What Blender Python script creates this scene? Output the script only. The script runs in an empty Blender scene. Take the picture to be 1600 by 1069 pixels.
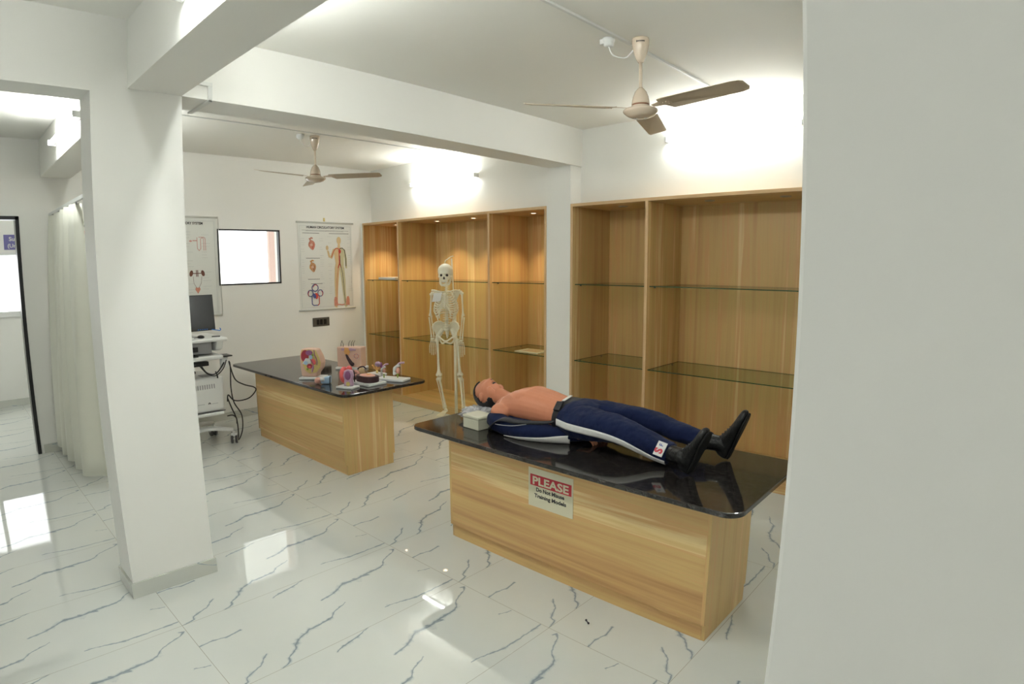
import bpy, bmesh, math, random
from mathutils import Vector, Matrix, noise
PI = math.pi
SC = bpy.context.scene
COL = SC.collection

# ---------------------------------------------------------------- camera
cam = bpy.data.cameras.new('camera')
camo = bpy.data.objects.new('camera', cam); COL.objects.link(camo)
yaw, pitch, roll = math.radians(42.568), math.radians(-7.460), math.radians(-0.295)
Fv = Vector((-math.sin(yaw)*math.cos(pitch), math.cos(yaw)*math.cos(pitch), math.sin(pitch)))
Rv = Fv.cross(Vector((0,0,1))).normalized(); Uv = Rv.cross(Fv)
R2 = Rv*math.cos(roll) + Uv*math.sin(roll); U2 = -Rv*math.sin(roll) + Uv*math.cos(roll)
camo.matrix_world = Matrix(((R2.x,U2.x,-Fv.x,0),(R2.y,U2.y,-Fv.y,0),(R2.z,U2.z,-Fv.z,1.827),(0,0,0,1)))
cam.sensor_fit = 'HORIZONTAL'; cam.sensor_width = 36.0; cam.clip_start = 0.02; cam.clip_end = 100
# a real wide lens with barrel distortion: the radial curve of the lens as a polynomial
cam.type = 'PANO'
pol = (0.0, -4.80777419e-02, 6.78611990e-05, 1.85882537e-05, -2.80747470e-07)
for tgt in (cam, getattr(cam, 'cycles', None)):
    if tgt is None: continue
    try:
        tgt.panorama_type = 'FISHEYE_LENS_POLYNOMIAL'
        for i, k in enumerate(pol): setattr(tgt, 'fisheye_polynomial_k%d' % i, k)
        tgt.fisheye_fov = math.radians(150)
    except Exception as e: pass
SC.camera = camo

# ---------------------------------------------------------------- world and exposure
w = bpy.data.worlds.new('daylight'); SC.world = w; w.use_nodes = True
bg = w.node_tree.nodes['Background']; bg.inputs[0].default_value = (0.96, 0.985, 0.98, 1); bg.inputs[1].default_value = 1.8
SC.view_settings.view_transform = 'Standard'; SC.view_settings.look = 'None'
SC.view_settings.gamma = 1; SC.view_settings.use_curve_mapping = False
SC.view_settings.exposure = 1.05
TUBE = 42.0     # emission of the ceiling tubes
SPOT = 14.0     # warm cabinet spots (W)

# ---------------------------------------------------------------- materials
def mat(name, col, rough=.5, metal=0, spec=.5, coat=0, noise_amt=0, noise_scale=8, bump=0, bscale=60, trans=0, ior=1.45, sheen=0, alpha=1):
    m = bpy.data.materials.new(name); m.use_nodes = True
    nt = m.node_tree; b = nt.nodes['Principled BSDF']
    b.inputs['Base Color'].default_value = (*col, 1); b.inputs['Roughness'].default_value = rough
    b.inputs['Metallic'].default_value = metal; b.inputs['Specular IOR Level'].default_value = spec
    b.inputs['Coat Weight'].default_value = coat; b.inputs['Coat Roughness'].default_value = .08
    b.inputs['Transmission Weight'].default_value = trans; b.inputs['IOR'].default_value = ior
    b.inputs['Sheen Weight'].default_value = sheen
    b.inputs['Alpha'].default_value = alpha
    tc = nt.nodes.new('ShaderNodeTexCoord')
    if noise_amt:
        n = nt.nodes.new('ShaderNodeTexNoise'); n.inputs['Scale'].default_value = noise_scale; n.inputs['Detail'].default_value = 4
        nt.links.new(tc.outputs['Object'], n.inputs['Vector'])
        mx = nt.nodes.new('ShaderNodeMix'); mx.data_type = 'RGBA'
        mx.inputs[6].default_value = (*[c*(1-noise_amt) for c in col], 1); mx.inputs[7].default_value = (*[min(1, c*(1+noise_amt)) for c in col], 1)
        nt.links.new(n.outputs['Fac'], mx.inputs[0]); nt.links.new(mx.outputs[2], b.inputs['Base Color'])
    if bump:
        n2 = nt.nodes.new('ShaderNodeTexNoise'); n2.inputs['Scale'].default_value = bscale; n2.inputs['Detail'].default_value = 3
        nt.links.new(tc.outputs['Object'], n2.inputs['Vector'])
        bp = nt.nodes.new('ShaderNodeBump'); bp.inputs['Strength'].default_value = bump; bp.inputs['Distance'].default_value = .01
        nt.links.new(n2.outputs['Fac'], bp.inputs['Height']); nt.links.new(bp.outputs[0], b.inputs['Normal'])
    return m

def emis(name, col, s):
    m = bpy.data.materials.new(name); m.use_nodes = True; nt = m.node_tree
    nt.nodes.remove(nt.nodes['Principled BSDF']); e = nt.nodes.new('ShaderNodeEmission')
    e.inputs[0].default_value = (*col, 1); e.inputs[1].default_value = s
    nt.links.new(e.outputs[0], nt.nodes['Material Output'].inputs[0]); return m

def math_node(nt, op, a, b=None, c=None):
    n = nt.nodes.new('ShaderNodeMath'); n.operation = op
    for i, v in enumerate((a, b, c)):
        if v is None: continue
        if isinstance(v, (int, float)): n.inputs[i].default_value = v
        else: nt.links.new(v, n.inputs[i])
    return n.outputs[0]

def wood(name, scale, tint=(1,1,1), seed=0):
    """light laminate; scale stretches the streaks along the grain"""
    m = bpy.data.materials.new(name); m.use_nodes = True; nt = m.node_tree; b = nt.nodes['Principled BSDF']
    geo = nt.nodes.new('ShaderNodeNewGeometry')
    def streak(k, detail, dist):
        mp = nt.nodes.new('ShaderNodeMapping'); mp.inputs['Scale'].default_value = [s*k for s in scale]; mp.inputs['Location'].default_value = (seed+k, seed*2, k*3)
        nt.links.new(geo.outputs['Position'], mp.inputs[0])
        n = nt.nodes.new('ShaderNodeTexNoise'); n.inputs['Scale'].default_value = 1; n.inputs['Detail'].default_value = detail; n.inputs['Distortion'].default_value = dist
        nt.links.new(mp.outputs[0], n.inputs['Vector']); return n.outputs['Fac']
    a = streak(.55, 3, .5); f = streak(2.6, 4, .3); g = streak(.22, 1, .2)
    s = math_node(nt, 'ADD', math_node(nt, 'MULTIPLY', a, .60), math_node(nt, 'MULTIPLY', f, .22))
    s = math_node(nt, 'ADD', s, math_node(nt, 'MULTIPLY', g, .28))
    cr = nt.nodes.new('ShaderNodeValToRGB'); e = cr.color_ramp.elements
    cs = [(.38, (.44,.255,.095)), (.47, (.55,.34,.135)), (.54, (.60,.42,.165)), (.60, (.62,.37,.155)), (.645, (.74,.58,.28)), (.68,(.68,.50,.22)), (.74,(.60,.41,.17))]
    e[0].position = cs[0][0]; e[0].color = (*[x*t for x, t in zip(cs[0][1], tint)], 1)
    e[1].position = cs[-1][0]; e[1].color = (*[x*t for x, t in zip(cs[-1][1], tint)], 1)
    for p, c in cs[1:-1]:
        q = e.new(p); q.color = (*[x*t for x, t in zip(c, tint)], 1)
    nt.links.new(s, cr.inputs[0]); nt.links.new(cr.outputs[0], b.inputs['Base Color'])
    b.inputs['Roughness'].default_value = .38
    return m

def granite():
    m = bpy.data.materials.new('polished black granite'); m.use_nodes = True; nt = m.node_tree; b = nt.nodes['Principled BSDF']
    geo = nt.nodes.new('ShaderNodeNewGeometry')
    n = nt.nodes.new('ShaderNodeTexNoise'); n.inputs['Scale'].default_value = 38; n.inputs['Detail'].default_value = 6; n.inputs['Roughness'].default_value = .75
    v = nt.nodes.new('ShaderNodeTexVoronoi'); v.inputs['Scale'].default_value = 110
    nt.links.new(geo.outputs['Position'], n.inputs['Vector']); nt.links.new(geo.outputs['Position'], v.inputs['Vector'])
    s = math_node(nt, 'ADD', n.outputs['Fac'], math_node(nt, 'MULTIPLY', v.outputs['Distance'], -.12))
    cr = nt.nodes.new('ShaderNodeValToRGB'); e = cr.color_ramp.elements
    e[0].position = .40; e[0].color = (.012,.011,.010,1); e[1].position = .78; e[1].color = (.16,.12,.10,1)
    q = e.new(.55); q.color = (.034,.028,.025,1); q = e.new(.66); q.color = (.06,.045,.04,1)
    nt.links.new(s, cr.inputs[0]); nt.links.new(cr.outputs[0], b.inputs['Base Color'])
    b.inputs['Roughness'].default_value = .07; b.inputs['Specular IOR Level'].default_value = .6
    return m

# veins of one marble tile in metres from its corner; each printed tile repeats them
TW, TL, TX, TY = .6765, 1.340, -2.385, .787
VEINS = [
 [(.051,1.306,.003),(.061,1.325,.003),(.089,1.298,.003),(.113,1.237,.0025),(.148,1.179,.003),(.185,1.155,.004),(.198,1.128,.007),(.200,1.054,.006),(.215,.933,.009),(.206,.855,.008),(.227,.815,.006),(.260,.757,.005),(.277,.671,.003)],
 [(.222,1.022,.003),(.214,.953,.004),(.2,.93,.003)],
 [(.676,.0,.003),(.658,.070,.004),(.627,.079,.005),(.588,.162,.003),(.545,.2,.004),(.522,.226,.003)],
 [(.242,.0,.003),(.236,.072,.004),(.255,.142,.003),(.242,.216,.004)],
 [(.625,1.335,.003),(.625,1.134,.004),(.620,1.055,.004),(.587,.941,.003),(.582,.886,.002)],
 [(.387,.754,.002),(.429,.655,.004),(.466,.624,.003),(.477,.54,.007),(.483,.482,.005),(.518,.401,.007),(.557,.364,.008),(.580,.355,.004),(.621,.291,.003),(.651,.283,.005),(.676,.238,.004)],
 [(.0,.707,.002),(.030,.628,.004),(.046,.53,.005),(.066,.484,.002)],
 [(.427,1.324,.002),(.402,1.261,.002)],
]
def marble(name, tiled=True, base=(.70,.72,.68), rough=.02):
    m = bpy.data.materials.new(name); m.use_nodes = True; nt = m.node_tree; b = nt.nodes['Principled BSDF']
    geo = nt.nodes.new('ShaderNodeNewGeometry'); sep = nt.nodes.new('ShaderNodeSeparateXYZ'); nt.links.new(geo.outputs['Position'], sep.inputs[0])
    if tiled:
        uu = math_node(nt, 'SUBTRACT', sep.outputs[0], TX); vv = math_node(nt, 'SUBTRACT', sep.outputs[1], TY)
    else:
        uu = math_node(nt, 'ADD', math_node(nt,'ADD',sep.outputs[0],.21), sep.outputs[2]); vv = math_node(nt, 'ADD', sep.outputs[1], math_node(nt,'MULTIPLY',sep.outputs[2],1.3))
    U = math_node(nt, 'FLOORED_MODULO', uu, TW); V = math_node(nt, 'FLOORED_MODULO', vv, TL)
    cmb = nt.nodes.new('ShaderNodeCombineXYZ'); nt.links.new(U, cmb.inputs[0]); nt.links.new(V, cmb.inputs[1])
    nz = nt.nodes.new('ShaderNodeTexNoise'); nz.inputs['Scale'].default_value = 32; nz.inputs['Detail'].default_value = 4
    nt.links.new(cmb.outputs[0], nz.inputs['Vector'])
    off = nt.nodes.new('ShaderNodeVectorMath'); off.operation = 'MULTIPLY_ADD'
    nt.links.new(nz.outputs['Color'], off.inputs[0]); off.inputs[1].default_value = (.018,.018,0); 
    ad = nt.nodes.new('ShaderNodeVectorMath'); ad.operation = 'ADD'; nt.links.new(cmb.outputs[0], ad.inputs[0]); ad.inputs[1].default_value = (-.009,-.009,0)
    nt.links.new(ad.outputs[0], off.inputs[2]); P = off.outputs[0]
    dmin = None
    for line in VEINS:
        for (x0,y0,w0),(x1,y1,w1) in zip(line[:-1], line[1:]):
            ba = Vector((x1-x0, y1-y0, 0)); L2 = ba.length_squared
            s1 = nt.nodes.new('ShaderNodeVectorMath'); s1.operation = 'SUBTRACT'; nt.links.new(P, s1.inputs[0]); s1.inputs[1].default_value = (x0,y0,0)
            d1 = nt.nodes.new('ShaderNodeVectorMath'); d1.operation = 'DOT_PRODUCT'; nt.links.new(s1.outputs[0], d1.inputs[0]); d1.inputs[1].default_value = ba/L2
            h = nt.nodes.new('ShaderNodeClamp'); nt.links.new(d1.outputs['Value'], h.inputs[0])
            s2 = nt.nodes.new('ShaderNodeVectorMath'); s2.operation = 'SCALE'; s2.inputs[0].default_value = ba; nt.links.new(h.outputs[0], s2.inputs['Scale'])
            dd = nt.nodes.new('ShaderNodeVectorMath'); dd.operation = 'DISTANCE'; nt.links.new(s1.outputs[0], dd.inputs[0]); nt.links.new(s2.outputs[0], dd.inputs[1])
            q = math_node(nt, 'DIVIDE', dd.outputs['Value'], (w0+w1)/2)
            dmin = q if dmin is None else math_node(nt, 'MINIMUM', dmin, q)
    nz2 = nt.nodes.new('ShaderNodeTexNoise'); nz2.inputs['Scale'].default_value = 26; nz2.inputs['Detail'].default_value = 2; nt.links.new(cmb.outputs[0], nz2.inputs['Vector'])
    dm = math_node(nt, 'MULTIPLY', dmin, math_node(nt, 'ADD', math_node(nt, 'MULTIPLY', nz2.outputs['Fac'], 2.6), -.35))
    cr = nt.nodes.new('ShaderNodeValToRGB'); e = cr.color_ramp.elements
    e[0].position = 0; e[0].color = (.24,.28,.31,1); e[1].position = 1; e[1].color = (*base,1)
    q = e.new(.22); q.color = (.36,.41,.44,1); q = e.new(.45); q.color = (.58,.62,.61,1)
    nt.links.new(math_node(nt, 'MULTIPLY', dm, .36), cr.inputs[0])
    col = cr.outputs[0]
    # soft clouding of the printed stone
    nz3 = nt.nodes.new('ShaderNodeTexNoise'); nz3.inputs['Scale'].default_value = 2.2; nz3.inputs['Detail'].default_value = 3; nt.links.new(geo.outputs['Position'], nz3.inputs['Vector'])
    mm = nt.nodes.new('ShaderNodeMix'); mm.data_type = 'RGBA'; mm.blend_type = 'MULTIPLY'; mm.inputs[0].default_value = 1
    cr3 = nt.nodes.new('ShaderNodeValToRGB'); cr3.color_ramp.elements[0].position=.3; cr3.color_ramp.elements[0].color=(.95,.96,.97,1); cr3.color_ramp.elements[1].position=.7; cr3.color_ramp.elements[1].color=(1,1,.99,1)
    nt.links.new(nz3.outputs['Fac'], cr3.inputs[0]); nt.links.new(col, mm.inputs[6]); nt.links.new(cr3.outputs[0], mm.inputs[7]); col = mm.outputs[2]
    if tiled:
        ju = math_node(nt, 'MINIMUM', U, math_node(nt, 'SUBTRACT', TW, U)); jv = math_node(nt, 'MINIMUM', V, math_node(nt, 'SUBTRACT', TL, V))
        j = math_node(nt, 'LESS_THAN', math_node(nt, 'MINIMUM', ju, jv), .0013)
        mg = nt.nodes.new('ShaderNodeMix'); mg.data_type = 'RGBA'; nt.links.new(j, mg.inputs[0]); nt.links.new(col, mg.inputs[6]); mg.inputs[7].default_value = (.38,.37,.31,1)
        col = mg.outputs[2]
    nt.links.new(col, b.inputs['Base Color'])
    b.inputs['Roughness'].default_value = rough; b.inputs['Specular IOR Level'].default_value = .85
    return m

def thin_glass(name, tint, gl=.08):
    m = bpy.data.materials.new(name); m.use_nodes = True; nt = m.node_tree
    nt.nodes.remove(nt.nodes['Principled BSDF'])
    t = nt.nodes.new('ShaderNodeBsdfTransparent'); t.inputs[0].default_value = (*tint, 1)
    g = nt.nodes.new('ShaderNodeBsdfGlossy'); g.inputs['Roughness'].default_value = .02
    fr = nt.nodes.new('ShaderNodeFresnel'); fr.inputs[0].default_value = 1.5
    gi = nt.nodes.new('ShaderNodeNewGeometry'); one = math_node(nt, 'MULTIPLY', fr.outputs[0], math_node(nt, 'SUBTRACT', 1.0, gi.outputs['Backfacing']))
    mx = nt.nodes.new('ShaderNodeMixShader'); nt.links.new(one, mx.inputs[0]); nt.links.new(t.outputs[0], mx.inputs[1]); nt.links.new(g.outputs[0], mx.inputs[2])
    nt.links.new(mx.outputs[0], nt.nodes['Material Output'].inputs[0]); return m

M = {}
M['wall'] = mat('white plaster wall', (.85,.845,.80), .55, noise_amt=.012, noise_scale=3, bump=.04, bscale=40)
M['ceil'] = mat('white painted ceiling', (.86,.855,.80), .7, bump=.03, bscale=30)
M['floor'] = marble('white marble tile floor')
M['skirt'] = marble('grey marble skirting', False, (.60,.61,.555), .10)
M['woodv'] = wood('oak laminate upright grain', (17,17,.55))
M['woodh'] = wood('oak laminate level grain', (.55,12,19), (1.02,1.0,1.0), 5)
M['woodcab'] = wood('oak laminate cabinet lining', (13,13,.35), (.97,.94,.92), 9)
M['woodcabh'] = wood('oak laminate cabinet ledge', (.45,13,13), (.97,.94,.92), 13)
M['woodedge'] = mat('oak edge band', (.60,.41,.22), .45, noise_amt=.05)
M['granite'] = granite()
M['glass'] = thin_glass('green tinted shelf glass', (.86,.92,.84))
M['pane'] = thin_glass('clear window pane', (.97,.98,.98))
M['gedge'] = mat('dark green glass edge', (.01,.06,.03), .1)
M['white'] = mat('white plastic', (.78,.79,.77), .35, noise_amt=.01)
M['pvc'] = mat('white cable trunking', (.74,.75,.72), .45, noise_amt=.01)
M['black'] = mat('black plastic', (.012,.012,.013), .35, noise_amt=.2)
M['screen'] = mat('dark screen', (.035,.036,.038), .18, noise_amt=.05)
M['darkgrey'] = mat('dark grey plastic', (.07,.07,.07), .4, noise_amt=.1)
M['grey'] = mat('grey plastic', (.3,.3,.3), .4, noise_amt=.05)
M['frame'] = mat('black aluminium frame', (.015,.015,.017), .3, noise_amt=.1)
M['steel'] = mat('brushed steel', (.5,.5,.5), .3, 1, noise_amt=.05)
M['fan'] = mat('glossy cream fan paint', (.66,.55,.43), .18, coat=.5, noise_amt=.01)
M['fanband'] = mat('brown fan band', (.24,.09,.04), .3, noise_amt=.05)
M['blade'] = mat('beige fan blade paint', (.46,.38,.28), .3, noise_amt=.02)
M['bone'] = mat('ivory bone plastic', (.80,.77,.61), .42, noise_amt=.06, noise_scale=25)
M['boneshade'] = mat('painted bone recess shade', (.055,.045,.035), .8, noise_amt=.1)  # shade of the skull hollows, put into the colour
M['skin'] = mat('vinyl mannequin skin', (.50,.195,.105), .42, noise_amt=.04, noise_scale=10)
M['hair'] = mat('black moulded hair', (.014,.014,.015), .38, noise_amt=.2)
M['navy'] = mat('navy track fabric', (.0055,.011,.042), .8, noise_amt=.12, noise_scale=60, bump=.5, bscale=14, sheen=.04, spec=.15)
M['stripe'] = mat('white fabric stripe', (.66,.66,.63), .8, bump=.3, bscale=30, noise_amt=.02)
M['leather'] = mat('black shoe leather', (.007,.007,.007), .36, spec=.35, bump=.5, bscale=45, noise_amt=.2)
M['sole'] = mat('black rubber sole', (.007,.007,.007), .6, spec=.2, noise_amt=.2)
M['strap'] = mat('black belt webbing', (.018,.018,.02), .5, bump=.2, bscale=120, noise_amt=.1)
M['boxc'] = mat('cream plastic box', (.58,.57,.44), .4, noise_amt=.02)
M['bag'] = mat('crumpled clear plastic bag', (.80,.81,.84), .2, bump=1, bscale=45, trans=.35, noise_amt=.15, noise_scale=30)
M['red'] = mat('red print', (.48,.03,.045), .5, noise_amt=.02)
M['ink'] = mat('black print', (.02,.02,.025), .6, noise_amt=.05)
M['paper'] = mat('cream sign paper', (.66,.63,.46), .5, noise_amt=.01)
M['poster'] = mat('laminated white poster', (.76,.77,.72), .35, noise_amt=.01)
M['posterbar'] = mat('white poster rod', (.62,.63,.58), .4, noise_amt=.01)
M['greyink'] = mat('pale grey print', (.42,.44,.44), .5, noise_amt=.02)
M['pinkink'] = mat('pale red print', (.62,.30,.26), .5, noise_amt=.05)
M['redink'] = mat('artery red print', (.55,.06,.04), .5, noise_amt=.1)
M['blueink'] = mat('vein blue print', (.08,.10,.30), .5, noise_amt=.1)
M['tanink'] = mat('tan body print', (.66,.50,.27), .5, noise_amt=.08, noise_scale=30)
M['olive'] = mat('olive body print', (.56,.53,.33), .5, noise_amt=.08, noise_scale=30)
M['heart'] = mat('heart flesh print', (.60,.26,.18), .5, noise_amt=.25, noise_scale=60)
M['heart2'] = mat('heart brown print', (.56,.30,.15), .5, noise_amt=.25, noise_scale=60)
M['brown'] = mat('brown organ print', (.16,.06,.04), .5, noise_amt=.2)
M['curtain'] = mat('cream curtain cloth', (.74,.74,.64), .85, noise_amt=.015, sheen=.2)
M['pinkm'] = mat('pink model plastic', (.70,.36,.28), .35, noise_amt=.05, noise_scale=20)
M['palepink'] = mat('pale pink model plastic', (.68,.45,.34), .35, noise_amt=.05, noise_scale=20)
M['deepred'] = mat('deep red model paint', (.30,.025,.04), .3, noise_amt=.15, noise_scale=40)
M['coral'] = mat('coral model paint', (.68,.11,.10), .3, noise_amt=.1, noise_scale=40)
M['mblue'] = mat('pale blue model paint', (.36,.52,.68), .3, noise_amt=.2, noise_scale=40)
M['myel'] = mat('yellow fat model paint', (.62,.50,.18), .35, noise_amt=.15, noise_scale=60)
M['mgreen'] = mat('green model paint', (.25,.36,.06), .35, noise_amt=.1)
M['purple'] = mat('purple model paint', (.28,.10,.22), .35, noise_amt=.15, noise_scale=40)
M['lilac'] = mat('lilac model paint', (.50,.33,.45), .35, noise_amt=.12, noise_scale=60)
M['orange'] = mat('orange model paint', (.70,.36,.12), .35, noise_amt=.1)
M['dkbrown'] = mat('dark maroon model body', (.035,.012,.014), .5, noise_amt=.2)
M['mtan'] = mat('tan model plastic', (.50,.36,.20), .4, noise_amt=.25, noise_scale=60)
M['signblue'] = mat('violet sign board', (.16,.15,.36), .4, noise_amt=.02)
M['outer'] = mat('pinkish outside column', (.62,.46,.42), .8, noise_amt=.03)
M['switch'] = mat('dark brown switch plate', (.10,.09,.075), .35, noise_amt=.03)
M['hook'] = mat('yellow plastic hook', (.75,.60,.22), .4, noise_amt=.05)
M['blueclip'] = mat('blue tag', (.03,.18,.55), .4, noise_amt=.05)
M['tube'] = emis('tube light', (.97,1.0,.975), TUBE)
M['spoton'] = emis('warm spot lens', (1,.72,.45), 6)
M['paperw'] = mat('white paper', (.76,.76,.72), .5, noise_amt=.02)

# ---------------------------------------------------------------- mesh helpers
class MB:
    def __init__(s): s.v=[]; s.f=[]; s.m=[]; s.s=[]
    def add(s, vs, fs, mi=0, smooth=False):
        o=len(s.v); s.v += [Vector(v) for v in vs]
        for f in fs: s.f.append([i+o for i in f]); s.m.append(mi); s.s.append(smooth)
        return s
    def box(s, x0,x1,y0,y1,z0,z1, mi=0):
        v=[(x0,y0,z0),(x1,y0,z0),(x1,y1,z0),(x0,y1,z0),(x0,y0,z1),(x1,y0,z1),(x1,y1,z1),(x0,y1,z1)]
        return s.add(v, [(0,3,2,1),(4,5,6,7),(0,1,5,4),(1,2,6,5),(2,3,7,6),(3,0,4,7)], mi)
    def obox(s, c, ax, ay, az, hx, hy, hz, mi=0):
        c=Vector(c); ax=Vector(ax).normalized()*hx; ay=Vector(ay).normalized()*hy; az=Vector(az).normalized()*hz
        v=[c+i*ax+j*ay+k*az for k in (-1,1) for j,i in ((-1,-1),(-1,1),(1,1),(1,-1))]
        return s.add(v, [(0,3,2,1),(4,5,6,7),(0,1,5,4),(1,2,6,5),(2,3,7,6),(3,0,4,7)], mi)
    def loft(s, rings, mi=0, smooth=True, cap=True, close=True):
        n=len(rings[0]); o=len(s.v)
        vs=[p for r in rings for p in r]; fs=[]
        for i in range(len(rings)-1):
            for j in range(n if close else n-1):
                k=(j+1)%n; fs.append((i*n+j, i*n+k, (i+1)*n+k, (i+1)*n+j))
        s.add(vs, fs, mi, smooth)
        if cap and close:
            s.f.append([o+j for j in reversed(range(n))]); s.m.append(mi); s.s.append(smooth)
            b=o+(len(rings)-1)*n; s.f.append([b+j for j in range(n)]); s.m.append(mi); s.s.append(smooth)
        return s
    def tube(s, pts, r, n=10, mi=0, smooth=True, cap=True, flat=1.0, up=None):
        pts=[Vector(p) for p in pts]; rs=r if isinstance(r,(list,tuple)) else [r]*len(pts)
        rings=[]; prev=None
        for i,p in enumerate(pts):
            d=(pts[min(i+1,len(pts)-1)]-pts[max(i-1,0)])
            d = d.normalized() if d.length>1e-9 else Vector((0,0,1))
            if prev is None:
                a=Vector(up) if up else (Vector((0,0,1)) if abs(d.z)<.9 else Vector((1,0,0)))
            else: a=prev
            u=(a-d*a.dot(d)); u = u.normalized() if u.length>1e-6 else d.orthogonal().normalized()
            prev=u; w_=d.cross(u)
            rings.append([p+(u*math.cos(t)*rs[i]*flat+w_*math.sin(t)*rs[i]) for t in [2*PI*k/n for k in range(n)]])
        return s.loft(rings, mi, smooth, cap)
    def cyl(s, a, b, r, n=20, mi=0, smooth=True, r2=None): return s.tube([a,b], [r, r if r2 is None else r2], n, mi, smooth)
    def lathe(s, prof, c=(0,0,0), n=32, mi=0, smooth=True, axis='z', cap=True):
        c=Vector(c); rings=[]
        for r,h in prof:
            ring=[]
            for k in range(n):
                t=2*PI*k/n; a,b=r*math.cos(t), r*math.sin(t)
                ring.append(c+(Vector((a,b,h)) if axis=='z' else Vector((h,a,b)) if axis=='x' else Vector((b,h,a))))
            rings.append(ring)
        return s.loft(rings, mi, smooth, cap)
    def ball(s, c, r, nu=20, nv=12, mi=0, fn=None, rot=None):
        c=Vector(c); r = (r,r,r) if isinstance(r,(int,float)) else r
        rings=[]
        for i in range(nv+1):
            ph=PI*i/nv; ph=min(max(ph,1e-3),PI-1e-3); ring=[]
            for j in range(nu):
                t=2*PI*j/nu; d=Vector((math.sin(ph)*math.cos(t), math.sin(ph)*math.sin(t), math.cos(ph)))
                p=Vector((d.x*r[0], d.y*r[1], d.z*r[2]))
                if fn: p=fn(d,p)
                if rot: p=rot@p
                ring.append(c+p)
            rings.append(ring)
        return s.loft(list(reversed(rings)), mi, True, True)
    def prism(s, poly, o, ax, ay, an, d, mi=0, smooth=False):
        """2D outline in plane (ax, ay) at o, thickness d along an"""
        o=Vector(o); ax=Vector(ax); ay=Vector(ay); an=Vector(an); n=len(poly)
        a=[o+ax*p[0]+ay*p[1] for p in poly]; b=[q+an*d for q in a]
        fs=[tuple(range(n)), tuple(reversed(range(n,2*n)))]+[(i,i+n,(i+1)%n+n,(i+1)%n) for i in range(n)]
        return s.add(a+b, fs, mi, smooth)
    def text(s, body, size, o, ax, ay, an=(0,0,0), mi=0, align='LEFT', d=0, sx=1.0, bold=0, space=1.0):
        cu=bpy.data.curves.new('t','FONT'); cu.body=body; cu.size=size; cu.align_x=align; cu.offset=bold; cu.extrude=0; cu.space_character=space; cu.resolution_u=3
        ob=bpy.data.objects.new('t',cu); COL.objects.link(ob)
        dg=bpy.context.evaluated_depsgraph_get(); me=bpy.data.meshes.new_from_object(ob.evaluated_get(dg))
        o=Vector(o); ax=Vector(ax); ay=Vector(ay)
        s.add([o+ax*(v.co.x*sx)+ay*v.co.y for v in me.vertices], [tuple(p.vertices) for p in me.polygons], mi)
        bpy.data.objects.remove(ob); bpy.data.curves.remove(cu); bpy.data.meshes.remove(me); return s

ORG = {}
def obj(name, mb, mats, parent=None, loc=None, bevel=0, seg=2, sub=0):
    if not isinstance(mats,(list,tuple)): mats=[mats]
    if parent is not None: org=ORG[parent.name]
    else: org=Vector(loc) if loc is not None else Vector((0,0,0))
    me=bpy.data.meshes.new(name); me.from_pydata([v-org for v in mb.v], [], mb.f)
    for m in mats: me.materials.append(m)
    me.polygons.foreach_set('material_index', mb.m); me.polygons.foreach_set('use_smooth', mb.s)
    me.validate(); me.update()
    bm=bmesh.new(); bm.from_mesh(me); bmesh.ops.recalc_face_normals(bm, faces=bm.faces); bm.to_mesh(me); bm.free()
    o=bpy.data.objects.new(name, me); COL.objects.link(o)
    if parent is not None: o.parent=parent
    else: o.location=org
    ORG[o.name]=org
    if bevel:
        b=o.modifiers.new('bevel','BEVEL'); b.width=bevel; b.segments=seg; b.limit_method='ANGLE'; b.angle_limit=math.radians(40); b.harden_normals=False
    if sub:
        b=o.modifiers.new('sub','SUBSURF'); b.levels=sub; b.render_levels=sub
    return o
def tag(o, label, cat=None, group=None):
    o['label']=label
    if cat: o['category']=cat
    if group: o['group']=group
    return o
def thing(name, label, cat, loc, group=None):
    o=bpy.data.objects.new(name, None); COL.objects.link(o); o.location=loc; ORG[o.name]=Vector(loc); o.empty_display_size=.1
    return tag(o, label, cat, group)
def struct(name, mb, m, label=None, bevel=0):
    o=obj(name, mb, m, bevel=bevel); o['kind']='structure'
    if label: o['label']=label
    return o
def copy_tree(o, parent=None, loc=None):
    c=o.copy(); COL.objects.link(c); c.parent=parent
    if loc is not None: c.location=loc
    for ch in list(o.children): copy_tree(ch, c)
    return c
def smoothstep(a,b,x):
    t=max(0,min(1,(x-a)/(b-a))); return t*t*(3-2*t)
def catmull(pts, n=8):
    pts=[Vector(p) for p in pts]; out=[]
    for i in range(len(pts)-1):
        p0=pts[max(i-1,0)];p1=pts[i];p2=pts[i+1];p3=pts[min(i+2,len(pts)-1)]
        for k in range(n):
            t=k/n; out.append(.5*((2*p1)+(p2-p0)*t+(2*p0-5*p1+4*p2-p3)*t*t+(3*p1-p0-3*p2+p3)*t**3))
    out.append(pts[-1]); return out

# ---------------------------------------------------------------- the room
XW, XB, XP = -3.524, -3.800, -7.161      # pillar front face, its back face, poster wall
YF, YB0, YB1 = .675, .860, 1.145          # pillar near side, beam sides
YC, YW, YK = 4.708, 4.877, 5.375          # cabinet fronts, wall above, niche back
ZB, ZL, ZC = 2.787, 2.751, 3.150          # beam undersides, lintel, ceiling
BH = .092
X1, Y0 = 3.0, -3.4
struct('floor', MB().box(-10.25, X1, Y0, 5.6, -.1, 0), M['floor'], 'glossy white marble tile floor with grey-blue veins')
struct('ceiling', MB().box(-10.25, X1, Y0, 5.6, ZC, ZC+.15), M['ceil'], 'plain white ceiling')
T = .15
DY0, DY1, DZ = -.55, .673, 2.389
WY0, WY1, WZ0, WZ1 = 2.691, 3.485, 1.622, 2.289
wl = MB()
wl.box(XP-T,XP,Y0,DY0,0,ZC); wl.box(XP-T,XP,DY0,DY1,DZ,ZC); wl.box(XP-T,XP,DY1,WY0,0,ZC)
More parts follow.
